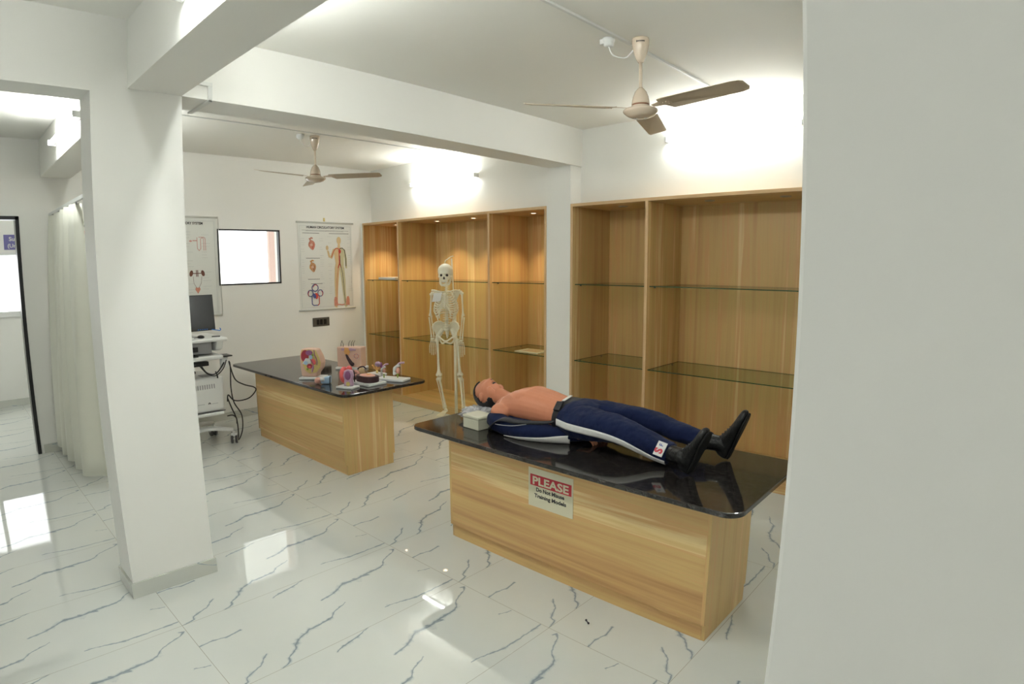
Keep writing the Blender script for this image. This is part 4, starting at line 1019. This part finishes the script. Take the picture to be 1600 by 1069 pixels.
# legs and casters
bm_=MB()
obj('base_column',MB().cyl((-6.3,1.92,.14),(-6.3,1.92,.36),.06,24),M['darkgrey'],ct)
obj('base_hub',MB().cyl((-6.3,1.92,.105),(-6.3,1.92,.165),.11,28),M['white'],ct,bevel=.01)
cast=None
for i,(dx,dy) in enumerate(((.19,.42),(-.26,.36),(.22,-.36),(-.26,-.36))):
    o0=Vector((-6.3,1.92,.15)); e_=Vector((-6.3+dx,1.92+dy,.150)); mid=(o0+e_)/2+Vector((0,0,.03)); C_=catmull([o0,mid,e_],6)
    am=MB(); rings=[]
    for q,p in enumerate(C_):
        t=q/(len(C_)-1); d=(e_-o0).normalized(); sd_=Vector((-d.y,d.x,0)); w_=.05-.018*t; h=.030-.012*t
        rings.append([p+sd_*w_*c_+Vector((0,0,h*s_)) for c_,s_ in ((-1,-.6),(1,-.6),(1,.4),(.6,1),(-.6,1),(-1,.4))])
    am.loft(rings,smooth=False); lg_=obj('leg',am,M['white'],ct,bevel=.006)
    cs=MB(); c_=e_+Vector((0,0,-.10))
    dirs=Vector((math.cos(.6+i),math.sin(.6+i),0)) if i else Vector((.45,.89,0))
    ax_=dirs
    cs.cyl(c_+ax_*.010,c_+ax_*.034,.046,24); cs.cyl(c_-ax_*.034,c_-ax_*.010,.046,24)
    co=obj('caster',cs,M['darkgrey'],lg_,bevel=.004)
    fk=MB(); fk.cyl(c_+Vector((0,0,.03)),e_+Vector((0,0,-.015)),.014,12); fk.tube([c_-ax_*.036,c_+ax_*.036],.012,10); fk.obox(c_+Vector((0,0,.045)),ax_,ax_.cross(Vector((0,0,1))),(0,0,1),.030,.018,.014)
    cs2=obj('caster_fork',fk,M['white'],lg_)
    rim=MB(); rim.cyl(c_+ax_*.034,c_+ax_*.0365,.034,24); obj('caster_cap',rim,M['boxc'],lg_)

# ---------------------------------------------------------------- curtain
rl=MB().box(XP,-3.82,.945,.965,2.395,2.425); 
tag(obj('curtain_rail',rl,M['white'],bevel=.003),'white curtain rail running from the far wall above the cream curtain','curtain rail')
cn=MB(); rows=[]; NX=150
for iz in range(15):
    f=iz/14; z=2.385-f*2.285; row=[]
    for ix in range(NX+1):
        u=ix/NX; x=-7.12+u*1.50; amp=.026+.060*f**.7
        ph=u*2*PI*5.2+.5*math.sin(u*8)
        y=.955-.075*f*(1-.5*u)+amp*math.sin(ph)+.012*math.sin(ph*2.3+1+f*2)
        xx=x+ (.030*math.cos(ph))*(.4+.6*f)
        zz=z+(.012*math.sin(ph*.5) if iz==14 else 0)
        row.append(Vector((xx,y,zz)))
    rows.append(row)
cn.loft(rows,cap=False,close=False)
cu_=tag(obj('curtain',cn,M['curtain']),'long cream cloth curtain gathered on a rail, seen left of the pillar','curtain')
q=cu_.modifiers.new('solid','SOLIDIFY'); q.thickness=.003
for k in range(9):
    x=-7.10+k*.18; g_=MB().tube([(x,.955,2.398),(x,.955,2.375)],.007,8); obj('glider',g_,M['grey'],cu_)
cl=MB(); rows=[]
for iz in range(19):
    z=1.06-iz*.054; row=[]
    for ix in range(41):
        u=ix/40; a=u*1.0
        x=-6.98+.50*u; y=1.16+.016*math.sin(iz*1.5+u*3)+.02*math.sin(u*26)
        row.append(Vector((x,y,z)))
    rows.append(row)
rows.insert(0,[Vector((v.x,1.50,1.07)) for v in rows[0]])
cl.loft(rows,cap=False,close=False)
co_=tag(obj('draped_cloth',cl,M['curtain']),'creased cream cloth hanging in the gap between the curtain and the left pillar','cloth')
q=co_.modifiers.new('solid','SOLIDIFY'); q.thickness=.004
stn_=thing('cloth_stand','plain white stand under the creased cream cloth','stand',(-6.73,1.35,0))
for x in (-6.96,-6.50):
    for y in (1.20,1.48): obj('leg',MB().box(x-.012,x+.012,y-.012,y+.012,0,1.04),M['white'],stn_)
obj('shelf',MB().box(-6.975,-6.49,1.185,1.495,1.04,1.062),M['white'],stn_)

# ---------------------------------------------------------------- posters, switch, hook, door sign
PX=XP+.006
def Y(v): return (0,1,0)
def flat(mb,poly,yc,zc,lift=0,d=.0012): mb.prism([(a,b) for a,b in poly],(PX+.0015+lift,yc,zc),(0,1,0),(0,0,1),(1,0,0),d); return mb
def oval(ry,rz,n=20,rot=0,f=None):
    out=[]
    for k in range(n):
        t=2*PI*k/n; a,b=ry*math.cos(t),rz*math.sin(t)
        if f: a,b=f(t,a,b)
        out.append((a*math.cos(rot)-b*math.sin(rot),a*math.sin(rot)+b*math.cos(rot)))
    return out
def rect(w,h): return [(-w/2,-h/2),(w/2,-h/2),(w/2,h/2),(-w/2,h/2)]
def line(mb,pts,w,lift=.0008):
    P_=[Vector((0,a,b)) for a,b in pts]
    for a,b in zip(P_[:-1],P_[1:]):
        d=(b-a); L=d.length
        if L<1e-6: continue
        d/=L; n=Vector((0,-d.z,d.y)); c=(a+b)/2; mb.obox(Vector((PX+.0015+lift,c.y,c.z)),d,n,(1,0,0),L/2+w*.3,w/2,.0006)
    return mb
def heartp(r):
    return [(r*.0,r*1.0),(r*.35,r*.85),(r*.70,r*.55),(r*.85,r*.05),(r*.72,-r*.50),(r*.45,-r*1.0),(r*.25,-r*1.15),(-r*.1,-r*.95),(-r*.5,-r*.55),(-r*.75,-r*.05),(-r*.65,r*.45),(-r*.35,r*.75)]
def poster(y0,y1,z0,z1,label,name='anatomy_poster'):
    t=thing(name,label,'poster',(XP,(y0+y1)/2,z1),None)
    obj('sheet',MB().box(PX-.002,PX,y0+.01,y1-.01,z0+.01,z1-.01),M['poster'],t)
    for z in (z0,z1): obj('hanging_rod',MB().cyl((PX,y0-.012,z),(PX,y1+.012,z),.0115,14),M['posterbar'],t)
    fr=MB(); g=.035
    line(fr,[(y0+g,z0+g),(y1-g,z0+g),(y1-g,z1-g-.01),(y0+g,z1-g-.01),(y0+g,z0+g)],.0018,.0002); obj('printed_border',fr,M['greyink'],t)
    return t
random.seed(11)
def smalltext(mb,y,z,w,h=.0035):
    x=y
    while x<y+w:
        l=random.uniform(.006,.018); l=min(l,y+w-x); line(mb,[(x,z),(x+l,z)],h,.0004); x+=l+.004
# right poster
p=poster(3.725,4.555,1.255,2.402,'wall poster titled Human Circulatory System right of the small window')
cy=(3.725+4.555)/2
T_=MB(); T_.text('HUMAN CIRCULATORY SYSTEM',.040,(PX+.0025,cy,2.325),(0,1,0),(0,0,1),align='CENTER',bold=.0012,sx=.98)
obj('title',T_,M['ink'],p)['label']='title reading Human Circulatory System'
T_=MB(); smalltext(T_,3.79,2.300,.70,.0028); smalltext(T_,3.85,2.290,.56,.0026)
for (yy,zz,w_) in ((3.80,2.262,.24),(4.19,2.262,.30),(3.90,1.600,.17),(3.84,1.935,.20),(3.86,1.660,.17)): smalltext(T_,yy,zz,w_,.005)
obj('headings',T_,M['ink'],p)
g_=MB(); cols=[]
for z in [2.22-.028*k for k in range(28)]:
    for yy in (4.17,4.47):
        if random.random()<.72: smalltext(g_,yy+random.uniform(-.01,.01),z,random.uniform(.03,.06),.0022)
    if random.random()<.65 and z<2.2: smalltext(g_,3.775,z,random.uniform(.03,.05),.0022)
    if random.random()<.55 and z<2.2: smalltext(g_,4.045,z,random.uniform(.03,.06),.0022)
obj('captions',g_,M['greyink'],p)
def heart(yc,zc,r,m,name):
    h=MB(); flat(h,heartp(r),yc,zc,.0006); 
    ob=obj(name,h,m,p)
    v=MB(); line(v,[(yc-.3*r,zc+.6*r),(yc-.25*r,zc+1.25*r),(yc-.05*r,zc+1.45*r),(yc+.25*r,zc+1.35*r)],r*.28,.0012); line(v,[(yc-.05*r,zc+.7*r),(yc-.5*r,zc+1.3*r)],r*.22,.0010); line(v,[(yc-.6*r,zc-.3*r),(yc-.45*r,zc+.5*r)],r*.25,.0013)
    obj('vessels',v,M['heart'] if m is not M['heart2'] else M['orange'],ob)
    w=MB(); line(w,[(yc-.35*r,zc+.35*r),(yc+.1*r,zc-.2*r),(yc+.35*r,zc-.85*r)],r*.12,.0016); line(w,[(yc+.45*r,zc+.3*r),(yc+.5*r,zc-.5*r)],r*.10,.0016)
    obj('vessel_lines',w,M['redink'] if m is not M['heart2'] else M['brown'],ob)
    w=MB(); flat(w,oval(.32*r,.30*r),yc-.05*r,zc-.0*r,.0018); obj('chamber',w,M['palepink'],ob)
heart(3.925,2.110,.062,M['heart'],'heart_drawing'); heart(3.930,1.820,.060,M['heart2'],'heart_drawing')
# loop diagram
dg_=MB()
line(dg_,[(a+3.955,b+1.545) for a,b in oval(.045,.045,18)]+[(3.955+.045,1.545)],.012); line(dg_,[(a+3.885,b+1.475) for a,b in oval(.038,.042,18)]+[(3.885+.038,1.475)],.010); line(dg_,[(a+4.03,b+1.475) for a,b in oval(.038,.042,18)]+[(4.03+.038,1.475)],.010)
line(dg_,[(3.905,1.43),(3.905,1.335),(3.925,1.315),(3.99,1.315)],.012)
obj('circulation_diagram',dg_,M['blueink'],p)
dr=MB(); line(dr,[(4.01,1.43),(4.01,1.335),(3.99,1.315)],.012,.0012); line(dr,[(3.925,1.555),(3.955,1.590),(3.985,1.575)],.008,.0014); line(dr,[(3.86,1.44),(3.85,1.47),(3.865,1.505)],.008,.0014); line(dr,[(4.055,1.44),(4.066,1.475),(4.05,1.50)],.008,.0014)
flat(dr,heartp(.040),3.965,1.440,.0014); obj('red_loop',dr,M['redink'],p)
db=MB(); flat(db,oval(.022,.036,16,.4),3.940,1.440,.0022); obj('blue_chamber',db,M['blueink'],p)
# body figure
fy=4.335; fz=2.225
def limb2(mb,pts,ws,lift=.0006):
    L=[];R_=[]
    P_=[Vector((a,b)) for a,b in pts]
    for i,q in enumerate(P_):
        d=(P_[min(i+1,len(P_)-1)]-P_[max(i-1,0)]).normalized(); n=Vector((-d.y,d.x)); L.append(tuple(q+n*ws[i]/2)); R_.append(tuple(q-n*ws[i]/2))
    for i in range(len(P_)-1):
        mb.prism([L[i],L[i+1],R_[i+1],R_[i]],(PX+.0015+lift,0,0),(0,1,0),(0,0,1),(1,0,0),.0010)
    return mb
fg=MB(); flat(fg,oval(.033,.050),fy,fz-.055,.0006); limb2(fg,[(fy,fz-.09),(fy,fz-.15)],[.030,.040])
limb2(fg,[(fy,fz-.145),(fy,fz-.165),(fy,fz-.20),(fy,fz-.28),(fy,fz-.36),(fy,fz-.44)],[.05,.145,.165,.140,.115,.150],.0004)
limb2(fg,[(fy-.035,fz-.42),(fy-.052,fz-.60),(fy-.060,fz-.75),(fy-.066,fz-.93),(fy-.075,fz-.955)],[.075,.062,.045,.030,.045]); limb2(fg,[(fy-.07,fz-.175),(fy-.125,fz-.290),(fy-.150,fz-.270),(fy-.172,fz-.190)],[.045,.036,.032,.024])
flat(fg,oval(.020,.032),fy-.180,fz-.155,.0008)
bf=obj('body_figure',fg,M['tanink'],p)
fg=MB(); limb2(fg,[(fy+.035,fz-.42),(fy+.055,fz-.60),(fy+.063,fz-.75),(fy+.075,fz-.93),(fy+.092,fz-.955)],[.075,.062,.045,.030,.045]); limb2(fg,[(fy+.070,fz-.175),(fy+.100,fz-.30),(fy+.105,fz-.43)],[.045,.036,.026]); limb2(fg,[(fy+.038,fz-.165),(fy+.038,fz-.28),(fy+.030,fz-.44)],[.075,.066,.070],.0010)
obj('body_half',fg,M['olive'],p)
ar=MB(); line(ar,[(fy,fz-.17),(fy,fz-.36),(fy-.02,fz-.42)],.014,.002); line(ar,[(fy,fz-.36),(fy+.025,fz-.42)],.010,.002); line(ar,[(fy-.02,fz-.42),(fy-.045,fz-.58),(fy-.055,fz-.90)],.005,.002); line(ar,[(fy-.005,fz-.165),(fy-.05,fz-.16),(fy-.085,fz-.20),(fy-.12,fz-.28)],.009,.002); flat(ar,heartp(.026),fy+.008,fz-.20,.002)
obj('arteries',ar,M['redink'],p)
ar=MB(); line(ar,[(fy+.01,fz-.165),(fy+.05,fz-.155),(fy+.085,fz-.185),(fy+.10,fz-.29),(fy+.103,fz-.40)],.009,.0022); line(ar,[(fy+.012,fz-.26),(fy+.012,fz-.36),(fy+.045,fz-.50),(fy+.062,fz-.75),(fy+.075,fz-.90)],.006,.0022)
obj('veins',ar,M['ink'],p)
ft_=MB(); flat(ft_,[(-.03,-.06),(.03,-.06),(.02,.02),(.008,.06),(-.02,.06),(-.03,.02)],4.265,1.352,.0006); flat(ft_,[(.03,-.06),(-.03,-.06),(-.02,.02),(-.008,.06),(.02,.06),(.03,.02)],4.445,1.352,.0006); line(ft_,[(4.29,1.31),(4.36,1.30),(4.42,1.31)],.016,.001)
obj('calf_insets',ft_,M['heart'],p)
tag(obj('wall_hook',MB().box(XP,XP+.008,4.112,4.136,2.418,2.465).box(XP+.008,XP+.022,4.120,4.128,2.418,2.426),M['hook'],bevel=.002),'small yellow hook above the right poster','hook')
# left poster
p=poster(1.86,2.690,1.278,2.421,'wall poster with kidney drawings left of the small window, partly behind the cart monitor')
cy=(1.86+2.69)/2
T_=MB(); T_.text('HUMAN EXCRETORY SYSTEM',.040,(PX+.0025,cy+.015,2.335),(0,1,0),(0,0,1),align='CENTER',bold=.0012,sx=.88); obj('title',T_,M['ink'],p)
g_=MB()
for z in [2.25-.033*k for k in range(27)]:
    for yy in (1.92,2.12,2.30,2.50):
        if random.random()<.55: smalltext(g_,yy,z,random.uniform(.05,.11),.0022)
obj('captions',g_,M['greyink'],p)
kd=MB()
line(kd,[(2.45,2.185),(2.45,2.06),(2.47,2.035),(2.49,2.06),(2.49,2.17),(2.51,2.185),(2.525,2.17),(2.525,2.04)],.006); line(kd,[(2.40,2.15),(2.445,2.15)],.010); line(kd,[(2.47,2.19),(2.53,2.19),(2.545,2.17),(2.545,2.04)],.006)
flat(kd,oval(.016,.010),2.375,2.145); obj('nephron_drawing',kd,M['pinkink'],p)
kd=MB(); flat(kd,oval(.020,.036,16,-.25),2.365,1.775); flat(kd,oval(.020,.036,16,.25),2.50,1.775); line(kd,[(2.375,1.775),(2.49,1.775)],.009); line(kd,[(2.425,1.81),(2.425,1.74)],.009); line(kd,[(2.44,1.81),(2.44,1.74)],.009,.0012)
obj('kidney_drawing',kd,M['brown'],p)
kd=MB(); line(kd,[(2.385,1.74),(2.39,1.66),(2.42,1.61)],.003); line(kd,[(2.485,1.74),(2.475,1.66),(2.445,1.61)],.003); obj('ureter_lines',kd,M['brown'],p)
kd=MB(); flat(kd,[(0,-.04),(.03,.01),(.022,.035),(0,.028),(-.022,.035),(-.03,.01)],2.432,1.580); flat(kd,[(-.02,-.03),(.02,-.03),(.03,.03),(-.03,.03)],2.02,1.60); obj('bladder_drawing',kd,M['heart'],p)
kd=MB(); flat(kd,oval(.05,.045),2.165,1.90); flat(kd,rect(.10,.07),2.235,1.41); flat(kd,oval(.05,.12),2.10,1.64); flat(kd,oval(.06,.05),2.02,2.15); obj('organ_drawings',kd,M['heart'],p)
kd=MB(); flat(kd,oval(.03,.016),2.205,2.245); flat(kd,rect(.05,.02),2.19,2.225); obj('dark_drawing',kd,M['ink'],p)
obj('hanging_cord',MB().cyl((PX+.004,2.705,2.40),(PX+.004,2.707,1.285),.0035,8),M['posterbar'],p)
# third poster behind the curtain
p=poster(1.10,1.78,1.19,2.34,'wall poster mostly hidden behind the left pillar, beside the cream curtain')
g_=MB()
for z in [2.14-.03*k for k in range(28)]:
    for yy in (1.16,1.27,1.42,1.58): smalltext(g_,yy,z,.07,.006)
obj('captions',g_,M['greyink'],p)
kd=MB(); flat(kd,rect(.10,.035),1.27,2.235); obj('red_heading',kd,M['red'],p)
kd=MB(); flat(kd,rect(.10,.025),1.27,2.30); obj('black_heading',kd,M['ink'],p)
# switch plate
sw=thing('switch_plate','dark brown switch and socket plate below the right poster','switch plate',(XP,4.025,1.09))
obj('plate',MB().box(XP,XP+.010,3.902,4.150,1.032,1.148),M['switch'],sw,bevel=.004)
for k,(yy,ww) in enumerate(((3.975,.045),(4.025,.045),(4.08,.050))): obj('rocker',MB().box(XP+.010,XP+.015,yy-ww/2+.003,yy+ww/2-.003,1.055,1.125),M['black'],sw,bevel=.002)
# hanging department sign beyond the door
sn=thing('department_sign','violet door sign with white letters seen through the doorway at the left edge','sign',(-10.095,.93,2.26))
obj('board',MB().box(-10.1,-10.088,.752,1.12,2.165,2.37),M['signblue'],sn)
q=MB().text('Surgery',.078,(-10.087,.935,2.285),(0,1,0),(0,0,1),align='CENTER',bold=.002); q.text('(Urology)',.072,(-10.087,.935,2.195),(0,1,0),(0,0,1),align='CENTER',bold=.002)
obj('lettering',q,M['stripe'],sn)

# ---------------------------------------------------------------- anatomical models on the far counter
Z0=ZT+.001
def base(t,c,ax,hx,hy,h=.020):
    a=math.radians(ax); X=Vector((math.cos(a),math.sin(a),0)); Yv=Vector((-math.sin(a),math.cos(a),0))
    b=MB(); b.obox((c[0],c[1],Z0+h/2),X,Yv,(0,0,1),hx,hy,h/2); obj('base',b,M['white'],t,bevel=.004); return X,Yv
LAT=Vector((.736,.677,0)); BAK=Vector((-.677,.736,0)); UP=Vector((0,0,1))
def F(c,a,z,b=0): return Vector((c[0],c[1],Z0))+LATm*a+UP*z+BAKm*b
# 1 pelvis section
c=(-5.17,2.80); t=thing('anatomy_model','tall pink torso section model with colourful organs on a white base','anatomical model',(c[0],c[1],ZT))
X_,Y_=base(t,c,38,.115,.085); LATm,BAKm=X_,Y_
out=[(-.105,0),(-.115,.10),(-.115,.20),(-.10,.27),(-.02,.275),(.06,.27),(.095,.20),(.112,.14),(.10,.085),(.06,.035),(.055,0)]
m_=MB(); m_.prism(out,F(c,0,.02,-.045),X_,UP,Y_,.10); b_=obj('body_half',m_,M['palepink'],t,bevel=.018,seg=4)
def pa(name,poly,m,b,par=t,d=.008): 
    q=MB(); q.prism(poly,F(c,0,.02,b),X_,UP,Y_,d); return obj(name,q,m,par,bevel=.003)
def ov(cx,cz,rx,rz,n=20,rot=0): return [(cx+a,cz+b) for a,b in oval(rx,rz,n,rot)]
pa('cut_face',[(-.09,.14),(-.10,.22),(-.085,.262),(-.02,.266),(.055,.260),(.085,.195),(.10,.14),(.088,.090),(.05,.045),(-.02,.035),(-.06,.06)],M['myel'],-.052)
pa('upper_organ',ov(-.055,.205,.038,.058,20,-.15),M['deepred'],-.061); pa('upper_organ',ov(-.010,.235,.035,.026),M['purple'],-.062)
pa('white_bone',[(-.085,.130),(-.045,.185),(-.005,.180),(.008,.135),(-.03,.115)],M['stripe'],-.064); pa('blue_bone',ov(-.045,.140,.020,.018),M['mblue'],-.070); pa('blue_bone',ov(.008,.195,.016,.020),M['mblue'],-.068)
pa('red_organ',ov(-.008,.108,.028,.024),M['deepred'],-.067); pa('red_organ',ov(.032,.150,.020,.030,16,.4),M['coral'],-.064); pa('red_organ',ov(-.005,.100,.014,.011),M['coral'],-.074); pa('green_gland',ov(-.035,.078,.012,.010),M['mgreen'],-.062); pa('green_gland',ov(.024,.215,.012,.012),M['mgreen'],-.062)
pa('lilac_tube',[(.005,.045),(.02,.05),(.035,.10),(.03,.125),(.012,.10)],M['lilac'],-.066)
q=MB(); q.tube([F(c,a,z+.02,-.060) for a,z in ((.042,.262),(.044,.22),(.060,.185),(.068,.15),(.064,.12))],.004,8); q.tube([F(c,a,z+.02,-.064) for a,z in ((-.005,.20),(.01,.165),(.025,.14),(.03,.10),(.02,.06))],.004,8)
obj('dark_vessels',q,M['purple'],t)
# 2 skin block
c=(-5.37,3.36); t=thing('anatomy_model','square pink skin block model with hairs and a dark follicle behind the others','anatomical model',(c[0],c[1],ZT))
X_,Y_=base(t,c,30,.150,.085,.022); LATm,BAKm=X_,Y_
obj('skin_block',MB().obox(F(c,0,.022+.105,0),X_,Y_,UP,.140,.060,.105),M['palepink'],t,bevel=.010)
def pa2(name,poly,m,b,d=.006): q=MB(); q.prism(poly,F(c,0,.022,b),X_,UP,Y_,d); return obj(name,q,m,t,bevel=.002)
pa2('purple_layer',[(-.085,.175),(-.02,.165),(-.02,.195),(-.085,.198)],M['lilac'],-.066); pa2('purple_layer',[(.0,.172),(.08,.178),(.085,.190),(.03,.203),(.0,.200)],M['lilac'],-.066)
pa2('hair_sheath',[(-.045,.205),(.0,.205),(.015,.16),(.0,.130),(-.04,.132),(-.052,.165)],M['orange'],-.069,.010)
q=MB(); q.tube([F(c,a,.022+z,-.068) for a,z in ((-.028,.135),(-.005,.090),(.025,.045),(.045,.030),(.055,.024))],[.010,.015,.019,.021,.012],14); obj('follicle',q,M['dkbrown'],t)
for k in range(9):
    a=2*PI*k/9; q=MB().tube([F(c,.085+.026*math.cos(a),.022+.120+.022*math.sin(a),-.062),F(c,.085+.026*math.cos(a+.4),.022+.120+.022*math.sin(a+.4),-.064)],.003,6)
    obj('gland_loop',q,M['purple'] if k%2 else M['coral'],t)
for a,bb,h in ((-.115,-.01,.0),(-.080,-.03,-.02),(-.030,.0,.015),(-.010,.02,.018),(.015,.02,.018)):
    q=MB().tube(catmull([F(c,a,.225,bb),F(c,a+.002,.265,bb),F(c,a+(.02 if h>=0 else -.02),.295,bb)],4),[.0032-.0002*i for i in range(9)],6); obj('hair',q,M['ink'],t)
# 3 ear / eye cut model lying down
c=(-4.86,2.72); t=thing('anatomy_model','small pink and blue organ model lying at the counter front edge without a base','anatomical model',(c[0],c[1],ZT)); LATm,BAKm=LAT,BAK
q=MB().ball(F(c,-.045,.030,0),(.032,.030,.030),18,12); obj('pink_lobe',q,M['pinkm'],t)
q=MB(); q.prism([(-.01,.003),(.075,.003),(.078,.075),(.03,.065),(-.015,.045)],F(c,0,0,-.025),LAT,UP,BAK,.06); obj('blue_body',q,M['mblue'],t,bevel=.010)
q=MB().ball(F(c,.008,.045,-.030),(.022,.022,.020),16,10); obj('white_disc',q,M['stripe'],t)
q=MB().tube([F(c,.076,.006,-.028),F(c,.079,.075,-.028)],.004,8); obj('dark_edge',q,M['ink'],t)
# 4 kidney / larynx pair on white base
c=(-4.53,2.78); t=thing('anatomy_model','coral red and lilac organ model on a small white base at the counter corner','anatomical model',(c[0],c[1],ZT))
X_,Y_=base(t,c,20,.085,.060,.018); LATm,BAKm=LAT,BAK
q=MB().ball(F(c,-.035,.110,.03),(.040,.045,.075),20,14); obj('coral_lobe',q,M['coral'],t)
q=MB().ball(F(c,.010,.160,.03),(.030,.030,.032),18,12); obj('coral_lobe',q,M['coral'],t)
q=MB(); q.prism([(-.040,.0),(-.035,.06),(-.045,.09),(-.035,.135),(0,.150),(.040,.135),(.048,.09),(.038,.06),(.045,.0)],F(c,.01,.018,-.02),LAT,UP,BAK,.045); obj('lilac_body',q,M['lilac'],t,bevel=.010,seg=3)
q=MB(); q.prism(ov(0,.095,.026,.040),F(c,.01,.018,-.028),LAT,UP,BAK,.010); obj('purple_cut',q,M['purple'],t,bevel=.003)
q=MB(); q.prism(ov(0,.02,.018,.02),F(c,.01,.018,-.027),LAT,UP,BAK,.010); obj('yellow_inset',q,M['myel'],t,bevel=.003)
q=MB().tube([F(c,.055,.15,.02),F(c,.060,.10,.02),F(c,.058,.05,.02)],.006,8); obj('dark_tube',q,M['dkbrown'],t)
# 5 dark dish
c=(-4.56,3.01); t=thing('anatomy_model','low dark maroon block model with pink cut surface on a white base','anatomical model',(c[0],c[1],ZT))
X_,Y_=base(t,c,4,.145,.105,.022); LATm,BAKm=X_,Y_
q=MB(); q.prism([(a*.118*(1 if abs(a)<1 else 1),b*.078) for a,b in [(math.cos(2*PI*k/28)*abs(math.cos(2*PI*k/28))**-.25 if abs(math.cos(2*PI*k/28))>1e-3 else 0, math.sin(2*PI*k/28)*(abs(math.sin(2*PI*k/28))**-.25 if abs(math.sin(2*PI*k/28))>1e-3 else 0)) for k in range(28)]],F(c,0,.022,0),X_,Y_,UP,.055); obj('maroon_block',q,M['dkbrown'],t,bevel=.006)
q=MB().ball(F(c,0,.072,0),(.095,.062,.018),22,10,rot=Matrix.Rotation(math.radians(4),3,'Z')); obj('pink_surface',q,M['pinkm'],t)
q=MB().ball(F(c,.02,.086,0),(.022,.030,.009),14,8); obj('orange_nodule',q,M['orange'],t)
# 6 tan twisted model
c=(-4.90,3.13); t=thing('anatomy_model','small mottled tan and pink cut model lying between the skin block and dark dish','anatomical model',(c[0],c[1],ZT))
LATm,BAKm=LAT,BAK
q=MB().ball(F(c,.03,.045,.02),(.045,.030,.044),20,14,fn=lambda d,p:p*(1+.25*noise.noise(d*3))); obj('tan_lobe',q,M['mtan'],t)
q=MB().tube(catmull([F(c,-.055,.020,0),F(c,-.045,.050,-.01),F(c,-.015,.058,-.01),F(c,.005,.035,-.01),F(c,-.015,.018,-.01),F(c,-.040,.022,-.01)],5),.014,10); obj('pink_coil',q,M['pinkm'],t)
q=MB().tube(catmull([F(c,-.01,.075,.02),F(c,.02,.095,.02),F(c,.05,.098,.02),F(c,.075,.075,.02)],5),.007,8); obj('dark_cord',q,M['dkbrown'],t)
# 7 small branching model
c=(-4.865,3.325); t=thing('anatomy_model','small purple and tan branching model on a white base behind the dark dish','anatomical model',(c[0],c[1],ZT))
X_,Y_=base(t,c,6,.085,.055,.018); LATm,BAKm=LAT,BAK
q=MB().tube([F(c,0,.018),F(c,.0,.050)],[.012,.009],10); obj('stem',q,M['myel'],t)
q=MB()
for a,z in ((-.045,.10),(-.035,.072),(.030,.115),(.040,.085),(.0,.12)): q.tube(catmull([F(c,0,.045),F(c,a*.6,.055+.2*z),F(c,a,z)],4),.0075,8)
obj('tan_branches',q,M['orange'],t)
q=MB().ball(F(c,.010,.105),(.034,.026,.026),18,12,fn=lambda d,p:p*(1+.25*noise.noise(d*4))); obj('purple_top',q,M['lilac'],t)
q=MB().ball(F(c,.042,.095),(.014,.014,.030),12,8); obj('dark_side',q,M['purple'],t)
# 8 joint models on one long base
c=(-4.52,3.265); t=thing('anatomy_model','pair of white and lilac joint models on one long white base at the counter end','anatomical model',(c[0],c[1],ZT))
X_,Y_=base(t,c,22,.150,.070,.022); LATm,BAKm=LAT,BAK
for s0,(dx,sc) in enumerate(((-.085,.8),(.045,1.15))):
    cc=(c[0]+LAT.x*dx,c[1]+LAT.y*dx)
    q=MB().tube([F(cc,0,.022),F(cc,0,.060)],.006,8); obj('post',q,M['mgreen'],t)
    q=MB().tube(catmull([F(cc,-.020*sc,.050),F(cc,-.028*sc,.085),F(cc,-.012*sc,.120*sc**.3),F(cc,.020*sc,.138*sc**.3)],5),[ (.013+.003*math.sin(i))*sc for i in range(16)],10); obj('white_bone',q,M['stripe'],t)
    q=MB().ball(F(cc,.004,.090),(.020*sc,.016*sc,.026*sc),14,10); obj('red_muscle',q,M['pinkm'],t)
    q=MB().tube(catmull([F(cc,-.01*sc,.125),F(cc,.020*sc,.155*sc**.2),F(cc,.058*sc,.160*sc**.2)],4),.009*sc,8); obj('lilac_ligament',q,M['lilac'],t)
# a bit of debris on the floor
P_=Vector((-1.82,2.33,0))
db_=MB().ball((-1.60,2.30,.006),(.006,.006,.006),8,6).ball((-1.575,2.285,.006),(.006,.006,.006),8,6).tube([(-1.60,2.30,.005),(-1.575,2.285,.005)],.003,6)
tag(obj('floor_scrap',db_,M['ink'],loc=(-1.59,2.29,0)),'tiny black scrap on the floor tiles before the near counter','scrap')
